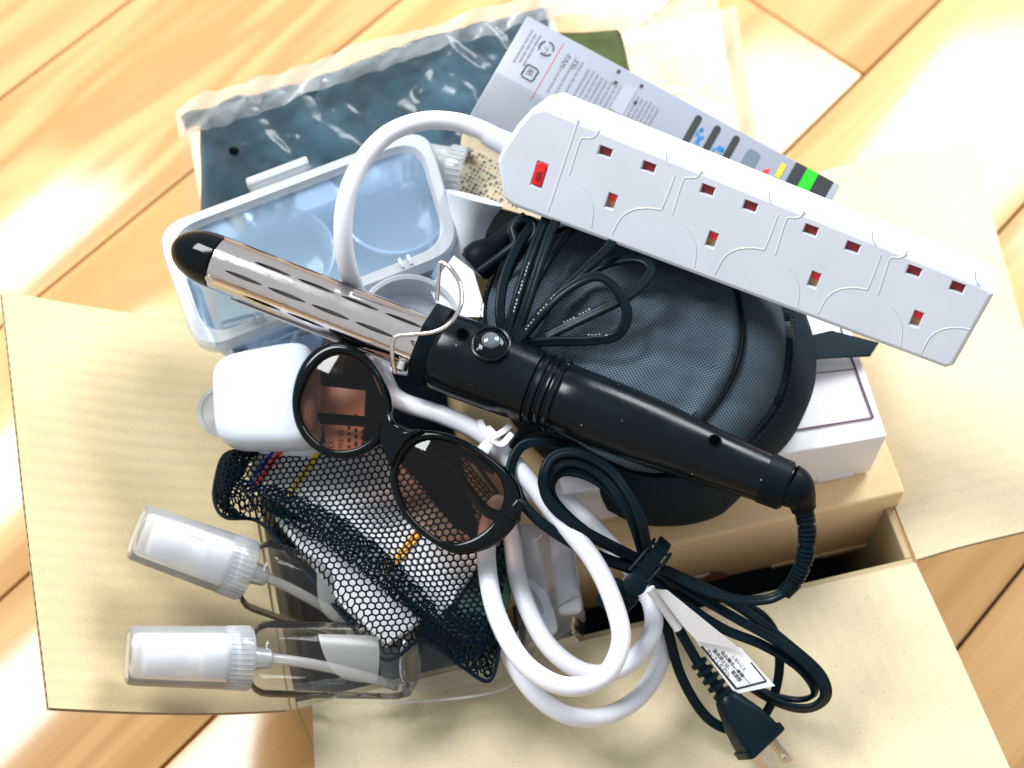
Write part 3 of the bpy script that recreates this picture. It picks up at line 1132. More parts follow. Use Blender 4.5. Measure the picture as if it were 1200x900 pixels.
for l in loops:
    bm = nb()
    sweep(bm, spl(PP(*l), 12), .00142, prof=tw, up=None)
    part('cord_loop', bm, M['rubber'], cb_, sharp=50)
# moulded connector with its loop-shaped grommet
pa_, pb_ = P(552, 314, .262), P(612, 262, .272)
kf_ = Fr(pa_, pb_ - pa_)
kl = (pb_ - pa_).length
bm = nb()
lathe(bm, [(0, .004), (.0008, .0085), (.003, .0100), (.009, .0098), (.014, .0075), (.017, .0056), (kl, .0048), (kl + .004, .0042)], 32, kf_.M)
part('connector', bm, M['blackm'], cb_)
bm = nb()
sweep(bm, spl(PP((562, 318, .268), (590, 298, .274), (604, 285, .277), (601, 268, .278), (612, 258, .279), (626, 262, .279), (626, 277, .278), (616, 286, .277), (604, 289, .276)), 10), .0026, seg=12)
part('grommet_loop', bm, M['rubber'], cb_)
# worn, unreadable white print on the flex
for a, b, n in (((602, 366, .2855), (622, 302, .2895), 15), ((617, 386, .2845), (652, 343, .2925), 12), ((661, 378, .2875), (694, 362, .2895), 9), ((690, 393, .2835), (715, 393, .2845), 6)):
    ff = Fr(P(*a), P(*b) - P(*a))
    L_ = (P(*b) - P(*a)).length
    bm = nb()
    for i in range(n):
        if i % 5 == 4: continue
        box(bm, (L_ * i / n, .0003 + random.uniform(-.0002, .0002), .0016), (L_ / n * .55, random.uniform(.0004, .0008), .0001), M=ff.M)
    tag(part('worn_print', bm, M['greybox'], cb_, flat=True), None, None, None, 'stuff')

# ================================================================ white odds and ends beside the tub
def bowl(name, label, cat, c, axis, prof, mat, seg=56):
    f = Fr(c, axis, V((1, 0, .01)))
    t = thing(name, label, cat, f.M)
    bm = nb()
    lathe(bm, prof, seg, caps=(True, False))
    return t, bm


t, bm = bowl('white_dish', 'round white plastic dish half hidden behind the chrome barrel', 'dish', P(478, 392, .222), V((.10, -.25, 1)), [(0, .020), (.0015, .022), (.017, .0255), (.0185, .027), (.0195, .0265), (.0185, .0245), (.004, .0205), (.0035, 0.0005)], M['white'])
part('dish_shell', bm, M['white'], t, world=False)
t, bm = bowl('white_nozzle', 'white flared plastic nozzle sticking out between tub and black connector', 'nozzle', P(528, 335, .212), P(552, 246, .238) - P(528, 335, .212), [(0, .010), (.004, .011), (.022, .0105), (.034, .0110), (.042, .0128), (.047, .0152), (.049, .0160), (.0485, .0152), (.042, .0118), (.030, .0090)], M['white'])
part('nozzle_shell', bm, M['white'], t, world=False)
t, bm = bowl('ribbed_cap', 'translucent ribbed bottle cap between the tub lid and the tan card', 'cap', P(498, 196, .226), P(545, 205, .226) - P(495, 196, .226), [(0, .008), (.0005, .0135), (.012, .0138), (.013, .0145), (.022, .0145), (.023, .0135)], M['clearw'])
part('cap_shell', bm, M['clearw'], t, world=False)
for k in range(30):
    bm = nb()
    a = 2 * PI * k / 30
    sweep(bm, [V((.0135, math.cos(a) * .0147, math.sin(a) * .0147)), V((.0215, math.cos(a) * .0147, math.sin(a) * .0147))], .0005, seg=5)
    part('grip_rib', bm, M['clearw'], t, world=False)
# folded white leaflet near the wire stand
lf = PP((532, 300, .246), (556, 318, .246), (572, 372, .243), (520, 372, .236), (505, 340, .236))
lff = Fr(lf[0], lf[2] - lf[0], (lf[2] - lf[0]).cross(lf[3] - lf[0]) * -1)
bm = nb()
prism(bm, [tuple((lff.M.inverted() @ p).xy) for p in lf], .0008, .0002, 1)
lo_ = thing('white_leaflet', 'small folded white leaflet wedged beside the wire stand', 'leaflet', lff.M)
part('sheet', bm, M['paper'], lo_, world=False)

# ================================================================ power strip
so, se = P(590, 180, .308), P(1137, 386, .300)
sx = (se - so).normalized()
vd = (CAM - (so + se) / 2).normalized()
n0 = (vd - sx * vd.dot(sx)).normalized()
y0 = n0.cross(sx)
SF = Fr(so, sx, n0 * math.cos(R(17)) - y0 * math.sin(R(17)))
strip = thing('power_strip', 'white four-socket power strip with red neon light lying across the pile', 'power strip', SF.M)
face = [SF.uv(*p) for p in ((638, 126), (1157, 337), (1164, 345), (1117, 428), (1108, 431), (600, 241), (590, 232), (583, 190), (588, 176), (606, 148), (622, 130))]
DEP = .036
uhat = V((1, 0, 0))


def hole(c, w, h): return [V((c.x + sx_ * w / 2, c.y + sy_ * h / 2, 0)) for sx_, sy_ in ((-1, -1), (1, -1), (1, 1), (-1, 1))]


sock = [[(709, 178), (760, 196), (716, 236)], [(829, 223), (879, 242), (834, 281)], [(950, 270), (999, 290), (954, 328)], [(1071, 318), (1122, 337), (1074, 374)]]
holes = []
for s in sock:
    for i, p in enumerate(s):
        holes.append((hole(SF.uv(*p), *((.0074, .0052) if i < 2 else (.0052, .0086))), i))
holes.append((hole(SF.uv(632, 205), .0064, .0140), 9))
bm = nb()
edges = []
inset = .0022
cc = sum(face, V()) / len(face)
fin = []
for i in range(len(face)):
    a, p, b = face[i - 1], face[i], face[(i + 1) % len(face)]
    d1, d2 = (p - a).normalized(), (b - p).normalized()
    nn = (V((d1.y, -d1.x, 0)) + V((d2.y, -d2.x, 0))).normalized()
    fin.append((p, nn if nn.dot(p - cc) < 0 else -nn))
lev = [(0.0, 0.0), (.0009, -.0003), (.0019, -.0010), (.0024, -.0022)]
loopv = []
for grow, z in lev: loopv.append([bm.verts.new((p - nn_ * (grow - .0019)) + V((0, 0, z))) for p, nn_ in fin])
low = [bm.verts.new((p - nn_ * .0012) + V((0, 0, -DEP))) for p, nn_ in fin]
for A, B in zip(loopv + [], loopv[1:] + [low]):
    for i in range(len(A)):
        k = (i + 1) % len(A)
        bm.faces.new((A[i], A[k], B[k], B[i]))
bm.faces.new(low[::-1])
for i in range(len(fin)): edges.append(bm.edges.get((loopv[0][i], loopv[0][(i + 1) % len(fin)])))
for h, kind in holes:
    v = [bm.verts.new(p) for p in h]
    for i in range(4): edges.append(bm.edges.new((v[i], v[(i + 1) % 4])))
    # sloping lead-in and straight well
    c = sum(h, V()) / 4
    b1 = [bm.verts.new(V((c.x + (p.x - c.x) * .84, c.y + (p.y - c.y) * .84, -.0008))) for p in h]
    b2 = [bm.verts.new(V((c.x + (p.x - c.x) * .84, c.y + (p.y - c.y) * .84, -.005))) for p in h]
    for A, B in ((v, b1), (b1, b2)):
        for i in range(4): bm.faces.new((A[i], A[(i + 1) % 4], B[(i + 1) % 4], B[i]))
bmesh.ops.triangle_fill(bm, use_beauty=True, use_dissolve=False, edges=edges, normal=V((0, 0, 1)))
sb = part('body', bm, M['white'], strip, world=False, sharp=17)
for h, kind in holes:
    c = sum(h, V()) / 4
    w, d = (h[1] - h[0]).x, (h[2] - h[1]).y
    if kind == 9:
        bm = nb()
        box(bm, (c.x, c.y, -.0012), (w * .82, d * .82, .0032), .0008, 3)
        no = part('neon_light', bm, M['red'], strip, world=False)
        bm = nb()
        box(bm, (c.x, c.y - .0006, .0004), (w * .42, d * .36, .0006), .0002, 1)
        part('neon_bulb', bm, M['shut'], no, world=False)
    elif kind < 2:
        bm = nb()
        box(bm, (c.x, c.y, -.0033), (w * .86, d * .86, .0014), .0002, 1)
        part('shutter', bm, M['shut'], strip, world=False)
    else:
        bm = nb()
        box(bm, (c.x + .0003, c.y + d * .20, -.0030), (w * .80, d * .42, .0014), .0002, 1)
        part('shutter', bm, M['red'], strip, world=False)
        bm = nb()
        box(bm, (c.x, c.y - d * .12, -.0037), (w * .86, d * .62, .0014), .0002, 1)
        part('earth_contact', bm, M['brass'], strip, world=False)


def rib(pts, k, nm='moulded_line', r=.00048, closed=False):
    bm = nb()
    q = [SF.uv(x + 120.7 * k, y + 46.7 * k) - V((0, 0, .00018)) for x, y in pts]
    sweep(bm, spl(q, 8) if len(q) > 2 else q, r, seg=8, up=V((0, 0, 1)))
    part(nm, bm, M['white'], strip, world=False, sharp=70)


rib([(678, 140), (642, 248)], 0)
for k in range(4):
    rib([(702, 153), (697, 160), (690, 162), (682, 162), (678, 170), (667, 205)], k)
    rib([(684, 218), (691, 230), (695, 245), (693, 266)], k)
    if k < 3:
        rib([(791, 205), (783, 227), (775, 246)], k)
        rib([(775, 246), (760, 244), (742, 246), (728, 255), (717, 274)], k)
        rib([(781, 178), (781, 186), (785, 194)], k)
rib([(775, 246), (760, 244), (742, 246), (728, 255), (717, 274)], 3)
rib([(781, 178), (781, 186), (785, 194)], 3)
# cable gland and the long white flex: arch, then coils in front of the pile
gl = spl(PP((600, 172, .305), (583, 164, .306), (570, 157, .307)), 8)
bm = nb()
sweep(bm, gl, [lerp(.0062, .0052, i / (len(gl) - 1)) for i in range(len(gl))], seg=20)
part('cable_gland', bm, M['white'], strip)
flex = [(590, 166, .303), (568, 154, .306), (535, 143, .309), (495, 142, .312), (455, 157, .313), (424, 190, .310), (406, 232, .304), (402, 275, .293), (407, 312, .278), (420, 350, .252), (436, 398, .236), (452, 448, .234), (470, 470, .238), (520, 487, .243), (566, 510, .243), (605, 547, .240), (650, 602, .236), (695, 656, .231), (721, 712, .227), (727, 756, .224), (705, 795, .222), (660, 804, .220), (615, 778, .218), (585, 728, .217), (572, 676, .216), (571, 625, .213), (584, 590, .209), (598, 625, .205), (610, 690, .203), (642, 756, .201), (690, 789, .199), (736, 778, .199), (765, 738, .201), (757, 692, .204), (716, 640, .206), (664, 590, .206), (618, 575, .203), (590, 608, .199), (580, 662, .196), (586, 730, .192), (612, 794, .186), (655, 834, .180), (704, 840, .177), (750, 815, .178), (776, 765, .181), (768, 715, .186), (738, 672, .190)]
bm = nb()
sweep(bm, spl(PP(*flex), 10), .0047, seg=16)
part('flex', bm, M['flexw'], strip)
# its square plug lies at the left, rating card up
pm = P(314, 468, .236)
PF = Fr(pm, P(368, 464, .236) - P(262, 474, .234), V((.0, -.26, 1)))
pg = []
for i in range(72):
    a = 2 * PI * i / 72
    ca, sa_ = math.cos(a), math.sin(a)
    e = 2 / 4.6
    x, y = abs(ca) ** e * math.copysign(1, ca) * .0265, abs(sa_) ** e * math.copysign(1, sa_) * .0255
    y *= 1 + .10 * x / .0265
    pg.append(V((x, y, 0)))
bm = nb()
rings(bm, [[p * s + V((0, 0, z)) for p in pg] for s, z in ((.80, -.016), (.93, -.0135), (.99, -.008), (1, 0), (.992, .005), (.965, .009), (.90, .0118), (.78, .0132), (.5, .0138), (.2, .014))])
plug = part('plug_cover', bm, M['white'], strip, world=True) if False else None
bm.transform(PF.M)
plug = part('plug_cover', bm, M['white'], strip)
lbq = PP((376, 452, .232), (428, 455, .235), (424, 532, .229), (382, 531, .229))
LF = Fr(lbq[3], lbq[2] - lbq[3], (lbq[2] - lbq[3]).cross(lbq[0] - lbq[3]))
bm = nb()
prism(bm, [tuple((LF.M.inverted() @ p).xy) for p in lbq], .0006, .0001, 1, LF.M, -.0006)
M['pinkp'] = mk('pale_pink_card', (.72, .55, .48), .7, var=.04)
lab = part('wiring_card', bm, M['pinkp'], strip)
for s, px, py, sz in (('FLEX', 388, 534, .0038), ('WIRE ID', 399, 534, .0038)):
    q = LF.uv(px, py)
    part('card_text', textmesh(s, sz, LF.M @ Matrix.Translation((q.x, q.y, .0001)) @ Matrix.Rotation(R(92), 4, 'Z')), M['ink'], lab, flat=True)
bm = nb()
for px in (409, 417, 425):
    y = 534
    while y > 492:
        w = random.uniform(3, 8)
        q = LF.uv(px, y - w / 2)
        box(bm, (q.x, q.y, .0001), (.0014, w * .00042, .0001), M=LF.M)
        y -= w + 3
tag(part('small_print', bm, M['ink'], lab, flat=True), None, None, None, 'stuff')

# white wire twist round the flex
tt = thing('twist_tie', 'white paper twist tie knotted round the white flex', 'tie', P(577, 512, .246))
for l in ([(562, 492, .246), (570, 508, .252), (577, 515, .254), (588, 520, .252), (600, 508, .252)], [(560, 528, .247), (570, 518, .252), (578, 512, .2545), (590, 505, .253), (598, 498, .250)], [(571, 500, .249), (578, 508, .253), (584, 520, .249)], [(577, 514, .254), (572, 524, .251), (566, 536, .247)]):
    bm = nb()
    sweep(bm, spl(PP(*l), 8), .0011, prof=[(-1.4, 0), (0, .35), (1.4, 0), (0, -.35)], seg=6)
    part('tie_strand', bm, M['paper'], tt)

# ================================================================ curling iron
i0, i1 = P(203, 287, .2635), P(930, 573, .262)
IF = Fr(i0, i1 - i0, (CAM - (i0 + i1) / 2).normalized())
iron = thing('curling_iron', 'curling iron with slotted chrome barrel and long black handle across the pile', 'curling iron', IF.M)
U = lambda px, py: IF.uv(px, py).x
LEN = (i1 - i0).length
uB, uE, uC, uH = U(256, 306), U(503, 395), U(500, 396), U(523, 406)
RB = .0139


def ipart(name, bm, mat, parent=iron, sharp=38): return part(name, bm, mat, parent, world=False, sharp=sharp)


bm = nb()
prof = [(0, .0008)]
for k in range(1, 13):
    a = PI / 2 * k / 12
    prof.append((uB * .86 * (1 - math.cos(a)), RB * .985 * math.sin(a)))
prof += [(uB, RB * .985), (uB + .001, RB * .9)]
lathe(bm, prof, 48)
ipart('tip', bm, M['gloss'])
bm = nb()
lathe(bm, [(uB, RB * .86), (uE + .002, RB * .86)], 40)
ipart('heater_core', bm, M['core'])
# slotted sleeve: plain ends and rows of staggered eye-shaped slots
bm = nb()
u0, u1 = uB + .0015, uE
cw = .0240
nc = 4
s0 = u0 + .0075
s1 = s0 + nc * cw
NR = 9
half = 14


def wrapv(u, a, r=RB): return V((u, math.cos(a) * r, math.sin(a) * r))


lathe(bm, [(u0, RB * .93), (u0, RB), (s0 - .0, RB)], 60, caps=(False, False))
lathe(bm, [(s1 + cw / 2, RB), (u1, RB), (u1, RB * .93)], 60, caps=(False, False))
for rI in range(NR):
    a0, a1 = 2 * PI * rI / NR, 2 * PI * (rI + 1) / NR
    sh = cw / 2 if rI % 2 else 0
    for c in range(-1, nc + 1):
        x0, x1 = s0 + c * cw + sh, s0 + (c + 1) * cw + sh
        x0, x1 = max(x0, s0), min(x1, s1 + cw / 2)
        if x1 - x0 < .001: continue
        full = x1 - x0 > cw * .98
        if not full:
            g = [[bm.verts.new(wrapv(lerp(x0, x1, i / 2), lerp(a0, a1, j / 6))) for j in range(7)] for i in range(3)]
            for i in range(2):
                for j in range(6): bm.faces.new((g[i][j], g[i + 1][j], g[i + 1][j + 1], g[i][j + 1]))
            continue
        xm, am = (x0 + x1) / 2, (a0 + a1) / 2
        rect, slot = [], []
        K = 40
        for k in range(K):
            t = 2 * PI * k / K + PI / 4
            ct_, st_ = math.cos(t), math.sin(t)
            m_ = max(abs(ct_), abs(st_))
            rect.append((xm + ct_ / m_ * (x1 - x0) / 2, am + st_ / m_ * (a1 - a0) / 2))
            slot.append((xm + ct_ * .0105, am + math.copysign(abs(st_) ** 1.25, st_) * .00100 / RB))
        lv = []
        for f in (0, .45, .85, 1):
            lv.append([bm.verts.new(wrapv(lerp(p[0], q[0], f), lerp(p[1], q[1], f))) for p, q in zip(rect, slot)])
        lv.append([bm.verts.new(wrapv(q[0], q[1], RB * .93)) for q in slot])
        for A, B in zip(lv, lv[1:]):
            for k in range(K): bm.faces.new((A[k], A[(k + 1) % K], B[(k + 1) % K], B[k]))
bmesh.ops.remove_doubles(bm, verts=bm.verts[:], dist=.00002)
ipart('slotted_barrel', bm, M['chrome'], sharp=45)
# barrel screw
q = IF.uv(247, 314, RB * .8)
sm = Matrix.Translation(wrapv(q.x + .0012, R(130), RB + .0002)) @ Matrix.Rotation(R(130), 4, 'X') @ Matrix.Rotation(PI / 2, 4, 'Z')
bm = nb()
lathe(bm, [(-.0004, .0022), (.0004, .0022), (.0007, .0017), (.0003, .0009), (.0003, .0001)], 20, sm)
ipart('screw', bm, M['steel'])
# clamp along the lower side, with its hinge and spring
bm = nb()
ca0, ca1 = R(186), R(268)
for r_, fl_ in ((RB * 1.12, 0), (RB * 1.06, 1)):
    lathe(bm, [(uB + .012, r_ * .97), (uB + .015, r_), (uE - .002, r_)], 14, a0=ca0, a1=ca1)
ipart('clamp', bm, M['chrome'])
for k in (186, 268):
    bm = nb()
    sweep(bm, [wrapv(uB + .013, R(k), RB * 1.09), wrapv(uE - .002, R(k), RB * 1.09)], .0006, seg=6)
    ipart('clamp_edge', bm, M['chrome'])
hp = IF.uv(476, 420, .004)
bm = nb()
for k in range(3):
    sweep(bm, [V((hp.x + math.cos(a) * .0042, hp.y + .0015 * k, .004 + math.sin(a) * .0042)) for a in [2 * PI * i / 20 for i in range(20)]], .0008, seg=7, closed=True)
ipart('spring', bm, M['steel'])
bm = nb()
lathe(bm, [(-.003, .0016), (-.002, .0030), (.002, .0030), (.003, .0016)], 18, Matrix.Translation((hp.x, hp.y - .004, .006)) @ Matrix.Rotation(PI / 2, 4, 'Z'))
ipart('hinge_pin', bm, M['steel'])
# collar: a flat-sided black block
bm = nb()
cp = [(math.cos(2 * PI * (i + .5) / 8) * .0225 * (1.0 if i % 2 else 1.0), math.sin(2 * PI * (i + .5) / 8) * .0195) for i in range(8)]
rt = Matrix(((0, 0, 1, uC), (1, 0, 0, 0), (0, 1, 0, -.0015), (0, 0, 0, 1)))
prism(bm, cp, .0085, .0010, 2, rt)
ipart('collar', bm, M['blackm'])
# handle
ring_u = U(645, 442)
e_u = U(925, 566)
prof = [(uH - .004, .0150), (uH - .002, .0188), (uH + .001, .0196), (uH + .012, .0198), (uH + .030, .0193), (ring_u - .006, .0184)]
for k in range(4):
    c = ring_u - .0045 + k * .0044
    prof += [(c - .0012, .0184), (c - .0005, .0170), (c + .0005, .0170), (c + .0012, .0182 - k * .0003)]
for t in range(1, 13):
    u = lerp(ring_u + .013, e_u, t / 12)
    prof.append((u, lerp(.0172, .0112, smooth(.05, 1.05, t / 12)) + .0006 * math.sin(PI * t / 12)))
prof += [(e_u + .0004, .0100)]
bm = nb()
lathe(bm, prof, 56)
hd = ipart('handle', bm, M['black'], sharp=50)
bm = nb()
a_, b_ = U(898, 553), e_u
rr = lambda u: lerp(.0172, .0112, smooth(.05, 1.05, (u - ring_u - .013) / (e_u - ring_u - .013))) + .0006
bm = nb()
lathe(bm, [(a_, rr(a_) - .0006), (a_ + .0005, rr(a_) + .0002), (b_ - .001, rr(b_ - .001) + .0002), (b_ - .0002, rr(b_) - .001)], 48)
ipart('end_sleeve', bm, M['blackm'], hd)
# seam along the handle
for ang in (172,):
    bm = nb()
    pts = [wrapv(u, R(ang), r - .00025) for u, r in prof if u > uH + .002]
    sweep(bm, pts, .0004, seg=6)
    ipart('mould_seam', bm, M['blackm'], hd)
# push button with clear jewel, indicator hole and screw hole on the upper side
for (px, py), nm in (((575, 399), 'button'), ((542, 387), 'indicator_hole'), ((838, 514), 'screw_hole')):
    rr_ = .01965 if nm != 'screw_hole' else rr(U(px, py)) - .0005
    q = IF.uv(px, py, rr_)
    ang = math.atan2(rr_ * .97, q.y)
    base = wrapv(q.x, ang, rr_)
    Mx = Matrix.Translation(base) @ Matrix.Rotation(ang, 4, 'X') @ Matrix.Rotation(PI / 2, 4, 'Z')
    if nm == 'button':
        bm = nb()
        sweep(bm, [Mx @ V((.0010, x, y)) for x, y in circ(32, .0088, .0098)], .0009, seg=8, closed=True)
        part('button_bezel', bm, M['black'], iron, world=False)
        bm = nb()
        lathe(bm, [(.0000, .0082), (.0012, .0080), (.0020, .0066), (.0028, .0052)], 32, Mx)
        bt = part('button', bm, M['gloss'], iron, world=False)
        bm = nb()
        lathe(bm, [(.0026, .0046), (.0040, .0046), (.0052, .0036), (.0058, .0018), (.0059, .0001)], 14, Mx)
        part('jewel', bm, M['jewel'], bt, world=False, sharp=12)
    else:
        r_ = .0031 if nm == 'indicator_hole' else .0030
        bm = nb()
        lathe(bm, [(-.0008, .0001), (-.0008, r_ * .9), (.0006, r_ * .95), (.0008, r_ * 1.05), (.0001, r_ * 1.2)], 24, Mx, caps=(False, False))
        part(nm, bm, M['black'] if nm == 'screw_hole' else M['blackm'], iron, world=False)
        bm = nb()
        lathe(bm, [(.00062, r_ * .9), (.00064, .0001)], 24, Mx, caps=(False, False))
        part('hole_shade_disc', bm, mk('hole_shade_black', (.001, .001, .001), .9, spec=0), iron, world=False)  # black disc just under the rim, painted shade for the depth of the hole
# folded wire stand
ws = [(463, 436, .276), (460, 418, .284), (460, 402, .288), (465, 394, .290), (480, 392, .291), (508, 389, .294), (528, 378, .296), (540, 357, .296), (539, 334, .294), (530, 317, .292), (520, 308, .291), (515, 310, .290), (514, 325, .286), (512, 352, .278)]
bm = nb()
sweep(bm, spl(PP(*ws), 10), .00105, seg=12)
part('wire_stand', bm, M['chrome'], iron)
# swivel end, ribbed cable guard
se_ = PP((922, 568, .2625), (931, 574, .2615), (938, 584, .258), (942, 596, .254))
sp_ = spl(se_, 8)
bm = nb()
sweep(bm, sp_, [lerp(.0108, .0060, smooth(.15, 1, i / (len(sp_) - 1))) for i in range(len(sp_))], seg=24)
part('swivel', bm, M['blackm'], iron)
gpts = spl(PP((941, 592, .255), (946, 622, .248), (943, 654, .239), (932, 680, .231), (919, 695, .226)), 12)
bm = nb()
sweep(bm, gpts, [lerp(.0036, .0028, i / (len(gpts) - 1)) for i in range(len(gpts))], seg=14)
gd = part('cable_guard', bm, M['rubber'], iron)
n = 21
for k in range(n):
    i = int(1 + (len(gpts) - 4) * k / (n - 1))
    t = (gpts[i + 1] - gpts[i])
    bm = nb()
    r_ = lerp(.0047, .0037, k / n)
    sweep(bm, [gpts[i] + t * .0, gpts[i] + t.normalized() * .0015], r_, seg=16)
    part('guard_rib', bm, M['rubber'], gd)
# the flat black cord: run-in, loops above the strap, loops below it
ic = [
    [(921, 693, .226), (900, 702, .222), (866, 703, .220), (822, 690, .220), (778, 668, .222), (745, 655, .223)],
    [(757, 662, .221), (738, 604, .228), (706, 558, .233), (670, 541, .235), (645, 552, .234), (638, 575, .231), (655, 601, .226), (700, 633, .222), (757, 658, .219)],
    [(762, 660, .226), (748, 600, .233), (718, 553, .237), (680, 531, .239), (650, 534, .238), (637, 556, .236), (641, 580, .230), (672, 614, .226), (750, 656, .222)],
    [(764, 660, .217), (742, 610, .222), (704, 566, .228), (664, 552, .230), (646, 566, .226), (652, 590, .222), (690, 625, .218), (750, 660, .215)],
    [(755, 668, .218), (700, 650, .222), (640, 616, .225), (606, 580, .227), (598, 552, .229), (610, 524, .232), (636, 517, .234), (660, 521, .230), (690, 528, .222)],
    [(752, 672, .214), (690, 648, .217), (628, 608, .220), (602, 566, .222), (596, 540, .225), (612, 508, .229), (640, 500, .231), (670, 508, .226)],
    [(750, 656, .223), (800, 688, .216), (858, 722, .208), (914, 754, .200), (952, 786, .190), (966, 812, .182), (950, 828, .176), (915, 824, .174), (868, 796, .178), (815, 742, .190), (765, 680, .208)],
    [(755, 662, .219), (815, 684, .214), (870, 714, .207), (925, 756, .197), (962, 790, .187), (969, 818, .178), (944, 832, .171), (905, 822, .168), (860, 790, .172), (800, 722, .188), (752, 672, .206)],
    [(748, 664, .216), (795, 702, .210), (846, 736, .203), (894, 756, .197), (936, 782, .188), (955, 810, .177), (936, 820, .169), (900, 812, .166), (880, 796, .168)],
    [(770, 680, .208), (783, 740, .193), (800, 796, .178), (830, 842, .166), (866, 856, .160), (896, 838, .160), (912, 795, .167), (911, 752, .180), (893, 722, .192), (850, 700, .203), (780, 668, .214)],
    [(765, 676, .211), (782, 712, .203), (800, 745, .195), (817, 775, .188)],
]
for i_c, l in enumerate(ic):
    bm = nb()
    if 0 < i_c < 6: l = [(a, b, z + .016 * smooth(655, 600, b)) for a, b, z in l]
    sweep(bm, spl(PP(*l), 12), .00138, prof=tw)
    part('cord', bm, M['rubber'], iron, sharp=50)
# two-pin plug
q0, q1 = P(816, 773, .188), P(893, 873, .170)
QF = Fr(q0, q1 - q0, V((.25, -.2, 1)))
ql = (q1 - q0).length
bm = nb()
pr, ys = [], []
for k in range(5):
    x = .002 + k * .0046
    pr += [(x - .0012, .0026), (x - .0006, .0044 + k * .00015), (x + .0012, .0044 + k * .00015), (x + .0018, .0026)]
pr += [(.0235, .003)]
lathe(bm, [(-.002, .0022)] + pr, 22, QF.M @ Matrix.Scale(1, 4))
part('plug_boot', bm, M['rubber'], iron)
bm = nb()
secs = [(.021, .0035, .0035, .0034), (.023, .0058, .0052, .005), (.026, .0070, .0060, .0055), (.031, .0080, .0068, .005), (.037, .0094, .0078, .0035), (.044, .0104, .0084, .003), (ql - .0042, .0108, .0086, .0026), (ql - .0041, .0120, .0096, .0026), (ql - .0005, .0120, .0096, .0026), (ql, .0112, .0088, .0024)]
rings(bm, [[QF.M @ V((x, p[0], p[1])) for p in rrect(w * 2, h * 2, min(r_, h * .98), 5)] for x, w, h, r_ in secs])
bm.faces.new([v for v in bm.verts[:24]][::-1]) if False else None
part('plug_body', bm, M['rubber'], iron, sharp=32)
for s in (-1, 1):
    bm = nb()
    mm_ = QF.M @ Matrix.Translation((ql - .001, s * .0001, s * .0056 - .0004)) if False else QF.M @ Matrix.Translation((ql - .001, s * .0058, 0)) @ Matrix.Rotation(R(62), 4, 'X')
    lo2 = [(0, -.0031), (.0135, -.0031), (.016, -.0018), (.016, .0018), (.0135, .0031), (0, .0031)]
    oc, hc = [], []
    for k in range(24):
        t = 2 * PI * k / 24
        hc.append(V((.0122 + math.cos(t) * .0015, math.sin(t) * .0015, 0)))
        m_ = max(abs(math.cos(t)) / (.0038 if math.cos(t) > 0 else .0122), abs(math.sin(t)) / .0031)
        oc.append(V((.0122 + math.cos(t) / m_, math.sin(t) / m_, 0)))
    z_ = V((0, 0, .0007))
    rings(bm, [[mm_ @ (p - z_) for p in hc], [mm_ @ (p + z_) for p in hc], [mm_ @ (p + z_) for p in oc], [mm_ @ (p - z_) for p in oc], [mm_ @ (p - z_) for p in hc]], False)
    part('prong', bm, M['steel'], iron, sharp=40)
# warning tag folded round the cord
tA = PP((768, 690, .222), (782, 690, .222), (868, 761, .199), (842, 758, .200), (817, 753, .200), (800, 733, .206))
TGF = Fr(tA[0], tA[2] - tA[0], (tA[5] - tA[0]).cross(tA[2] - tA[0]) if (tA[5] - tA[0]).cross(tA[2] - tA[0]).z > 0 else (tA[2] - tA[0]).cross(tA[5] - tA[0]))
bm = nb()
prism(bm, [tuple((TGF.M.inverted() @ p).xy) for p in tA], .0003, M=TGF.M)
tgp = part('warning_tag', bm, M['paper'], iron, flat=True)
tB = PP((815, 750, .1965), (868, 759, .197), (908, 800, .184), (862, 813, .182))
TH_ = Fr(tB[0], tB[3] - tB[0], (tB[3] - tB[0]).cross(tB[1] - tB[0]))
iv = TH_.M.inverted()
bm = nb()
prism(bm, [tuple((iv @ p).xy) for p in tB], .0003, M=TH_.M)
tgq = part('printed_sheet', bm, M['paper'], tgp, flat=True)
lines = ((822, 757, 863, 807, .0012), (863, 807, 898, 798, .0010), (898, 798, 880, 776, .0007), (845, 765, 879, 801, .0003))
bm = nb()
for a, b, c, d, w in lines:
    p, q = TH_.uv(a, b), TH_.uv(c, d)
    e = q - p
    box(bm, (0, 0, .0004), (e.length, w, .0001), M=TH_.M @ Matrix.Translation((p + q) / 2) @ Matrix.Rotation(math.atan2(e.y, e.x), 4, 'Z'))
part('tag_frame', bm, M['ink'], tgq, flat=True)
p, q = TH_.uv(829, 760), TH_.uv(866, 803)
an = math.atan2((q - p).y, (q - p).x)
for px, py, s, sz in ((829, 761, 'ないでください。', .0023), (836, 761, '器具禁止は、電源部', .0023), (845, 763, 'ぬれ動り、本体', .0024), (858, 768, 'しないこと', .0020)):
    p = TH_.uv(px, py)
    part('tag_text', textmesh(s, sz, TH_.M @ Matrix.Translation((p.x, p.y, .0005)) @ Matrix.Rotation(an, 4, 'Z'), .00003), M['ink'], tgq, flat=True)
bm = nb()
sweep(bm, PP((762, 690, .216), (778, 712, .208), (795, 737, .200)), .0024, seg=12)
part('tag_sleeve', bm, M['paper'], tgp)

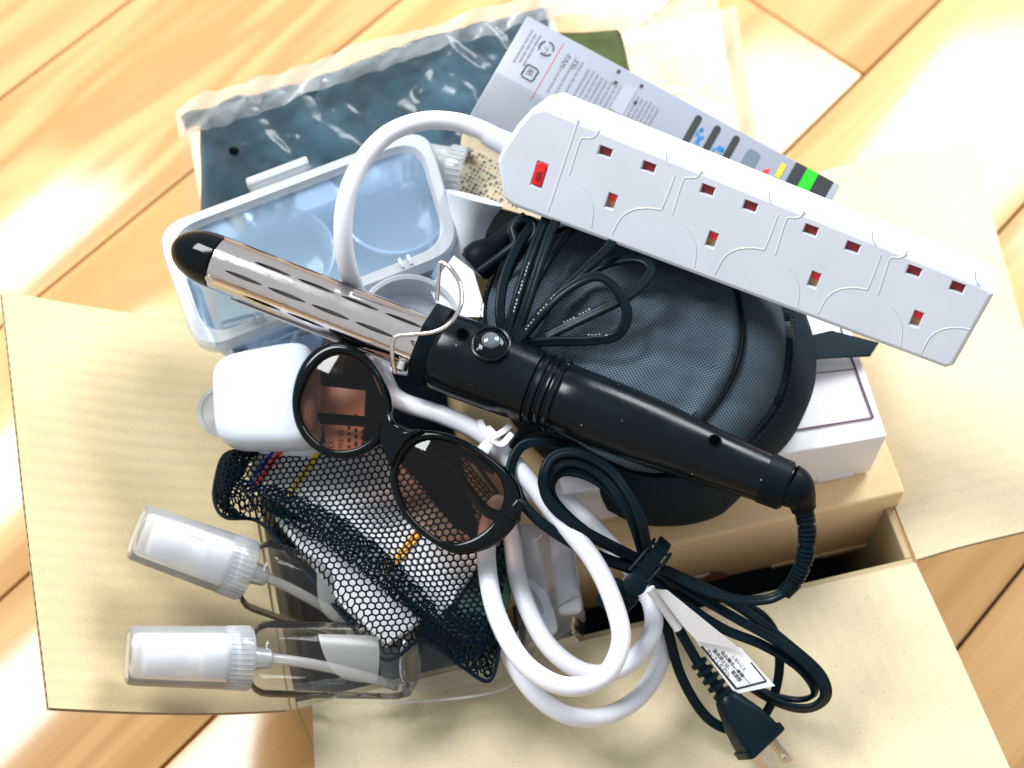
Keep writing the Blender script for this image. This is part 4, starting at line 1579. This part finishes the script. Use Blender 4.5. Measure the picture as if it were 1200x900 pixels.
# black moulded strap round the cord
bo, bx_ = P(750, 672, .2285), P(722, 700, .222) - P(774, 640, .232)
BF = Fr(bo, bx_, V((.1, -.35, 1)))
stp = thing('cable_strap', 'black moulded cable strap with square buckle round the curling iron cord', 'strap', BF.M)
bm = nb()
def bandp(t): return V((lerp(-.020, .018, t), 0, .0030 - .012 * (2 * t - 1) ** 4))
bp_ = [bandp(i / 24) for i in range(25)]
sweep(bm, bp_, 1.0, prof=[(-.0034, -.0007), (.0034, -.0007), (.0034, .0007), (-.0034, .0007)], up=V((0, 0, 1)))
part('band', bm, M['rubber'], stp, world=False)
for s in (-1, 1):
    bm = nb()
    sweep(bm, [p + V((0, s * .0052, .0003)) for p in bp_[2:15]], .0009, seg=8)
    part('ladder_rail', bm, M['rubber'], stp, world=False)
for k in (3, 7, 11):
    bm = nb()
    sweep(bm, [bp_[k] + V((0, -.0054, .0006)), bp_[k] + V((0, .0054, .0006))], .0008, seg=8)
    part('ladder_rung', bm, M['rubber'], stp, world=False)
bm = nb()
bk = Matrix.Translation((.0165, 0, -.003)) @ Matrix.Rotation(R(28), 4, 'Y')
rings(bm, [[bk @ V((x, y, z)) for x, y in rrect(w, h, r_, 5)] for w, h, r_, z in ((.0100, .0088, .0008, -.0015), (.0100, .0088, .0008, .0012), (.0108, .0096, .0012, .0019), (.0158, .0152, .0022, .0019), (.0168, .0162, .0028, .001), (.0168, .0162, .0028, -.0015), (.0100, .0088, .0008, -.0015))], False)
bu = part('buckle', bm, M['rubber'], stp, world=False)
for a, b in (((-.006, 0, 0), (.006, 0, 0)), ((0, -.006, 0), (0, .006, 0))):
    bm = nb()
    sweep(bm, [bk @ V(a), bk @ V(b)], .0009, seg=8)
    part('buckle_bar', bm, M['rubber'], bu, world=False)
bm = nb()
lathe(bm, [(0, .0001), (.0001, .0056), (.0016, .0056), (.0026, .0036), (.0028, .0001)], 26, Matrix.Translation((.0055, .001, .0042)) @ Matrix.Rotation(-PI / 2, 4, 'Y'))
part('tongue', bm, M['rubber'], stp, world=False)

# ================================================================ sunglasses
s0_, s1_ = P(397, 467, .2555), P(532, 578, .2475)
GFm = Fr(s0_, s1_ - s0_, V((-.10, -.38, 1)))
sun = thing('sunglasses', 'glossy black round sunglasses with brown lenses lying folded on the net pouch', 'sunglasses', GFm.M)


def gl_(l, n=72):
    p = spl([GFm.uv(*a) for a in l], 14, True)
    L_ = [0]
    for i in range(len(p)): L_.append(L_[-1] + (p[(i + 1) % len(p)] - p[i]).length)
    o, j = [], 0
    for k in range(n):
        t = L_[-1] * k / n
        while L_[j + 1] < t: j += 1
        o.append(lerp(p[j], p[(j + 1) % len(p)], (t - L_[j]) / max(1e-9, L_[j + 1] - L_[j])))
    return o


rim1o = [(341, 466), (349, 431), (367, 408), (392, 399), (418, 407), (443, 434), (458, 470), (456, 499), (443, 519), (417, 534), (389, 536), (363, 523), (346, 499)]
rim1i = [(349, 478), (356, 450), (373, 423), (395, 413), (419, 420), (438, 440), (449, 469), (447, 494), (433, 515), (411, 526), (384, 525), (361, 507)]
rim2o = [(455, 557), (460, 529), (474, 509), (493, 503), (519, 506), (550, 518), (582, 540), (606, 566), (610, 598), (595, 624), (569, 643), (534, 649), (500, 632), (474, 607), (460, 581)]
rim2i = [(464, 560), (470, 535), (484, 519), (506, 513), (538, 521), (569, 541), (587, 564), (589, 588), (576, 613), (550, 632), (522, 635), (494, 617), (475, 594)]
fb = []
for o_, i_ in ((rim1o, rim1i), (rim2o, rim2i)):
    O, I = gl_(o_), gl_(i_)
    # start both loops at the same side
    c = sum(I, V()) / len(I)
    k0 = min(range(72), key=lambda k: (I[k] - c).normalized().dot((O[0] - c).normalized()) * -1)
    I = I[k0:] + I[:k0]
    bw = lambda p: V((0, 0, -.0035 * ((p - c).length / .03) ** 2))
    bm = nb()
    sec = [(0, -.0022), (0, .0012), (.12, .0022), (.35, .0027), (.65, .0025), (.9, .0016), (1, .0002), (.97, -.0022), (0, -.0022)]
    rings(bm, [[lerp(a, b, t) + V((0, 0, z)) + bw(lerp(a, b, t)) for a, b in zip(I, O)] for t, z in sec], False)
    fr_ = part('rim', bm, M['gloss'], sun, world=False, sharp=60)
    bm = nb()
    n_ = 12
    lp = [[lerp(c, p, (k + 1) / n_) * 1.0 + bw(lerp(c, p, (k + 1) / n_)) + V((0, 0, -.0004)) for p in [lerp(a, b, .06) for a, b in zip(I, O)]] for k in range(n_)]
    rings(bm, lp[::-1])
    part('lens', bm, M['lens'], fr_, world=False, sharp=180)
bm = nb()
bl_ = gl_([(448, 492), (456, 480), (463, 495), (478, 503), (498, 504), (480, 514), (468, 530), (458, 548), (451, 530), (444, 514)], 40)
cbr = sum(bl_, V()) / 40
rings(bm, [[lerp(cbr, p, s) + V((0, 0, z)) for p in bl_] for s, z in ((.9, -.004), (1, -.002), (1, .0004), (.85, .0018), (.5, .0024), (.2, .0026))])
part('bridge', bm, M['gloss'], sun, world=False, sharp=60)
for sgn, l in ((0, [(344, 486, -.004), (356, 489, -.012), (400, 492, -.014), (450, 498, -.015), (520, 520, -.016), (580, 552, -.018)]), (1, [(606, 602, -.003), (600, 606, -.010), (572, 600, -.014), (548, 572, -.015), (530, 548, -.016), (500, 526, -.017), (440, 505, -.020)])):
    q = [GFm.uv(a, b, h) for a, b, h in l]
    bm = nb()
    sp_ = spl(q, 10)
    sweep(bm, sp_, [lerp(1, .75, i / len(sp_)) for i in range(len(sp_))], prof=[(-.0014, -.0035), (.0014, -.0035), (.0018, 0), (.0014, .0035), (-.0014, .0035), (-.0018, 0)], up=V((0, .6, 1)))
    part('temple', bm, M['gloss'], sun, world=False, sharp=60)
q = GFm.uv(603, 596)
bm = nb()
box(bm, (q.x, q.y, -.004), (.006, .011, .007), .0018, 3, )
part('end_piece', bm, M['gloss'], sun, world=False)

# dull metal ring peeping out beside the white plug
rf_ = Fr(P(262, 482, .214), V((.1, -.35, 1)), V((1, 0, 0)))
t = thing('metal_ring', 'thin dull metal ring peeping out at the left of the white plug', 'ring', rf_.M)
bm = nb()
sweep(bm, [V((0, math.cos(a) * .0125, math.sin(a) * .0125)) for a in [2 * PI * i / 48 for i in range(48)]], .0011, prof=[(-1, -1), (1, -1), (1, 1), (-1, 1)], closed=True)
lathe(bm, [(-.0006, .0118), (-.0006, .0001)], 40, caps=(False, False))
part('ring_body', bm, M['steel'], t, world=False)

# ================================================================ net pouch and what is in it
netpx = [(262, 524), (300, 520), (365, 524), (420, 505), (470, 500), (540, 520), (600, 600), (606, 640), (594, 700), (586, 748), (574, 791), (545, 778), (515, 757), (492, 743), (450, 767), (400, 716), (335, 640), (300, 605), (262, 600), (249, 582), (250, 555)]
ZN = .205
npoly = [tuple(P(a, b, ZN).xy) for a, b in netpx]
foldl = [P(a, b, ZN).xy for a, b in ((268, 578), (330, 590), (400, 628), (455, 675), (500, 720), (520, 748))]


def ldist(p, l):
    m = 9
    for a, b in zip(l, l[1:]):
        e = b - a
        t = max(0, min(1, (p - a).dot(e) / e.length_squared))
        m = min(m, (p - a - e * t).length)
    return m


def nh(x, y):
    d = edist((x, y), npoly)
    f = ldist(V((x, y)), foldl)
    return .197 + .011 * smooth(0, .008, d) + .0045 * math.exp(-(f / .007) ** 2) + .0022 * nz((x, y), 45, 2)


nc_ = P(430, 640, .16)
net = thing('net_pouch', 'black hexagonal mesh pouch below the sunglasses with white packets inside', 'pouch', nc_)


def hexnet(bm, poly, pitch, ang, hf, r=.00052, warp=.0, seed=0.0):
    """honeycomb of thin threads over the area of poly"""
    a = pitch / math.sqrt(3)
    xs, ys = [p[0] for p in poly], [p[1] for p in poly]
    cx, cy = sum(xs) / len(xs), sum(ys) / len(ys)
    ca, sa = math.cos(ang), math.sin(ang)
    rad = max(math.hypot(x - cx, y - cy) for x, y in poly) + pitch
    nx, ny = int(rad / pitch) + 2, int(rad / (1.5 * a)) + 2
    vs = {}

    def W_(x, y):
        x += warp * nz((x, y), 22, seed); y += warp * nz((x, y), 22, seed + 9)
        return (cx + x * ca - y * sa, cy + x * sa + y * ca)

    done = set()
    for j in range(-ny, ny):
        for i in range(-nx, nx):
            hx, hy = (i + (j % 2) * .5) * pitch, j * 1.5 * a
            c = [(hx + a * math.sin(R(60 * k)), hy + a * math.cos(R(60 * k))) for k in range(6)]
            for k in range(6):
                p, q = c[k], c[(k + 1) % 6]
                key = tuple(sorted(((round(p[0] * 2e4), round(p[1] * 2e4)), (round(q[0] * 2e4), round(q[1] * 2e4)))))
                if key in done: continue
                done.add(key)
                A, B = W_(*p), W_(*q)
                if not (inpoly(A, poly) and inpoly(B, poly)): continue
                e = (V(B) - V(A)) * .06
                A3, B3 = V((A[0] - e.x, A[1] - e.y, hf(*A))), V((B[0] + e.x, B[1] + e.y, hf(*B)))
                sweep(bm, [A3, B3], r, prof=((-1, 0), (0, 1), (1, 0), (0, -1)), caps=False)
    return bm


bm = nb()
hexnet(bm, npoly, .0035, R(8), nh, .00048, .004, 1)
part('net_top', bm, M['net'], net, flat=True)
dark = [
    ([(262, 524), (306, 526), (282, 572), (268, 592), (300, 606), (262, 600), (249, 582), (250, 555)], .0022, 6),
    ([(268, 562), (330, 576), (404, 612), (462, 660), (512, 716), (530, 750), (500, 740), (440, 690), (384, 646), (320, 606), (270, 592)], .0029, 2),
    ([(492, 743), (530, 712), (590, 728), (586, 748), (574, 791), (545, 778), (515, 757)], .0028, 2),
    ([(440, 500), (480, 500), (470, 520), (440, 518), (400, 532), (380, 528), (400, 512)], .0034, 1),
]
for px, pt, n in dark:
    pl_ = [tuple(P(a, b, ZN).xy) for a, b in px]
    for k in range(n):
        bm = nb()
        hexnet(bm, pl_, pt * (1 + .13 * k), R(20 + 37 * k), lambda x, y: nh(x, y) + .0006 * (k + 1), .00044, .003, 5 + k)
        part('net_fold', bm, M['net'], net, flat=True)
bm = nb()
hm = spl([V((x, y, nh(x, y) + .0006)) for x, y in npoly], 10, True)
sweep(bm, hm, .0010, seg=8, closed=True)
part('hem', bm, M['net'], net)


def packet(name, label, cat, px, z, mat, th=.004, tilt=None):
    pts = PP(*[(a, b, z) for a, b in px])
    c = sum(pts, V()) / len(pts)
    t = thing(name, label, cat, V((c.x, c.y, z - th)))
    bm = nb()
    prism(bm, [(p.x, p.y) for p in pts], th, .0008, 2, z0=z - th)
    for v in bm.verts: v.co.z += .0012 * nz(v.co, 30, 4)
    b = part('packet_body', bm, mat, t)
    return t, b


def bar(parent, a, b, z, w, mat, name):
    A, B = P(*a, z), P(*b, z)
    f = Fr(A, B - A, V((0, 0, 1)))
    bm = nb()
    box(bm, ((B - A).length / 2, 0, 0), ((B - A).length, w, .0012), M=f.M)
    part(name, bm, mat, parent, flat=True)


t, b = packet('paper_packet', 'white paper packet with blue, red and yellow stripes inside the net pouch', 'packet', [(296, 528), (440, 512), (486, 560), (530, 618), (574, 642), (516, 728), (470, 690), (400, 630), (292, 568)], .2050, M['paper'])
bar(b, (322, 527), (288, 571), .2058, .0016, M['navyi'], 'blue_stripe')
bar(b, (330, 527), (298, 573), .2058, .0022, M['redi'], 'red_stripe')
bar(b, (372, 532), (330, 592), .2058, .0024, M['yel'], 'yellow_stripe')
bar(b, (492, 622), (452, 672), .2058, .0040, M['org'], 'orange_stripe')
t, b = packet('paper_packet', 'plain white paper packet in the lower left of the net pouch', 'packet', [(318, 602), (400, 622), (494, 726), (452, 756), (404, 712)], .2010, M['paper'])
t, b = packet('foil_packet', 'dark green packet in the right corner of the net pouch', 'packet', [(528, 640), (600, 612), (598, 700), (582, 750), (512, 738)], .2015, M['dkgreen'])

# ================================================================ pump bottles
def bottle(p0, p1, label, bodyL, tubeside, labels=True):
    f = Fr(p0, p1 - p0)
    L_ = (p1 - p0).length
    t = thing('pump_bottle', label, 'bottle', f.M, 'clear pump bottles')
    lp = lambda nm, prof, mat, par=t, seg=44, caps=(True, True), sh=38: part(nm, lathe(nb(), prof, seg, caps=caps), mat, par, world=False, sharp=sh)
    c = .050
    oc = lp('overcap', [(0, .0002), (.0003, .0110), (.0012, .0132), (.003, .0140), (c, .0152), (c + .0002, .0146), (.004, .0134), (.0022, .0122), (.0015, .0003)], M['cap'], caps=(False, False))
    hd_ = lp('pump_head', [(.008, .0045), (.009, .0085), (.010, .0092), (.022, .0094), (.024, .0088), (.0245, .0062), (.034, .0060), (.036, .0112), (.042, .0122), (.052, .0126)], M['pumpw'])
    bm = nb()
    sweep(bm, [V((.015, .007, .0)), V((.015, .0125, .0))], .0026, seg=14)
    part('nozzle', bm, M['pumpw'], hd_, world=False)
    co = lp('collar', [(c - .004, .0142), (c - .003, .0150), (c + .008, .0154), (c + .009, .0148)], M['clearw'])
    for k in range(40):
        a = 2 * PI * k / 40
        bm = nb()
        sweep(bm, [V((c - .0028, math.cos(a) * .0151, math.sin(a) * .0151)), V((c + .0078, math.cos(a) * .0154, math.sin(a) * .0154))], .00028, seg=5)
        part('collar_rib', bm, M['clearw'], co, world=False)
    x = c + .0085
    lp('body', [(x - .006, .0118), (x + .001, .0122), (x + .003, .0158), (x + .006, .0178), (x + .010, .0184), (L_ - .010, .0186), (L_ - .004, .0172), (L_ - .001, .0130), (L_, .004), (L_, .0002)], M['clear'], caps=(False, False))
    lp('bottle_base', [(L_ - .0035, .0165), (L_ - .0022, .0120), (L_ - .0040, .003), (L_ - .0040, .0002)], M['clear'], caps=(False, False))
    bm = nb()
    sweep(bm, spl([V((x - .006, 0, 0)), V((x + .012, 0, 0)), V((x + .035, tubeside * .003, -.002)), V((x + .060, tubeside * .009, -.006)), V((L_ - .006, tubeside * .014, -.009))], 10), .0026, seg=14)
    part('dip_tube', bm, M['clearw'], t, world=False)
    lp('tube_socket', [(x - .002, .0062), (x + .010, .0048), (x + .011, .0036)], M['clearw'])
    if labels:
        bm = nb()
        def lab_(s_, t_):
            a = R(lerp(38, 112, t_))
            xx = lerp(x + .030 + .020 * (1 - math.sqrt(max(0, 1 - (t_) ** 2))), L_ - .024, s_)
            return V((xx, math.cos(a) * .01868, math.sin(a) * .01868))
        gridf(bm, 12, 18, lab_)
        part('frosted_label', bm, M['labelf'], t, world=False)
    return t


bottle(P(147, 768, .224), P(487, 776, .176), 'clear pump bottle with milky cap, lower of the two on the left flap', 0, -1)
bottle(P(158, 622, .231), P(440, 722, .170), 'clear pump bottle with milky cap pointing up left, upper of the two', 0, -1)

# ================================================================ clear bags
def sheet(bm, q, nu, nv, k, o, lift=.0):
    gridf(bm, nu, nv, lambda u, v: bil(q, u, v) + V((0, 0, crumple(bil(q, u, v), k, o) + lift * math.sin(PI * u) * math.sin(PI * v))))


t = thing('plastic_bag', 'crumpled milky plastic bag of white parts beside the white flex loops', 'bag', P(640, 690, .15))
bm = nb()
slab_blob(bm, PP((596, 604, .200), (672, 600, .196), (690, 700, .186), (612, 752, .182)), .150, 44, 44, lambda u, v, q: crumple(q * .5, 1.6, 21), .14)
part('bag_skin', bm, M['bagmilk'], t, sharp=180)
bm = nb()
slab_blob(bm, PP((600, 690, .172), (690, 690, .172), (684, 752, .160), (610, 765, .160)), .146, 30, 30, lambda u, v, q: crumple(q * .5, 1.6, 27), .25)
part('bag_end', bm, M['wrap'], t, sharp=25)
for a, b in (((612, 622), (640, 745)), ((655, 610), (668, 720))):
    bm = nb()
    p, q = P(*a, .186), P(*b, .176)
    f = Fr(p, q - p, V((0, 0, 1)))
    box(bm, ((q - p).length / 2, 0, 0), ((q - p).length, .013, .012), .003, 3, f.M)
    part('white_part', bm, M['white'], t)

t = thing('clear_bag', 'loose clear plastic bag end lying over the front rim below the net pouch', 'bag', P(540, 790, .15))
bm = nb()
sheet(bm, PP((440, 735, .185), (604, 735, .185), (612, 792, .163), (450, 822, .163)), 60, 30, .9, 33, .012)
part('film', bm, M['wrap'], t, sharp=180)
bm = nb()
ed = spl(PP((448, 824, .166), (520, 820, .166), (575, 812, .167), (604, 798, .169), (612, 770, .174), (606, 740, .182)), 10)
sweep(bm, ed, .0007, seg=6)
part('film_edge', bm, M['clearw'], t)
bm = nb()
sheet(bm, PP((336, 800, .168), (460, 790, .172), (452, 826, .160), (352, 832, .156)), 40, 20, 1.2, 41, .006)
part('film_tail', bm, M['wrap'], t, sharp=180)

t = thing('zip_bag', 'grey clear packet sleeve showing between the tub and the white plug', 'bag', P(340, 405, .16))
bm = nb()
sheet(bm, PP((285, 398, .200), (415, 378, .205), (400, 440, .200), (268, 440, .196)), 40, 30, 1.0, 51, .006)
part('film', bm, M['wrap'], t, sharp=180)
bm = nb()
pts = PP((300, 402, .188), (380, 385, .188), (372, 432, .186), (282, 436, .186))
prism(bm, [(p.x, p.y) for p in pts], .004, .001, 2, z0=.182)
part('grey_card', bm, M['greybox'], t)
for a, b in (((330, 430), (348, 388)), ((300, 436), (318, 392))):
    bm = nb()
    sweep(bm, [P(*a, .197), P(*b, .201)], .0014, prof=[(-1, 0), (0, .4), (1, 0), (0, -.4)])
    part('seal_strip', bm, M['clearw'], t)
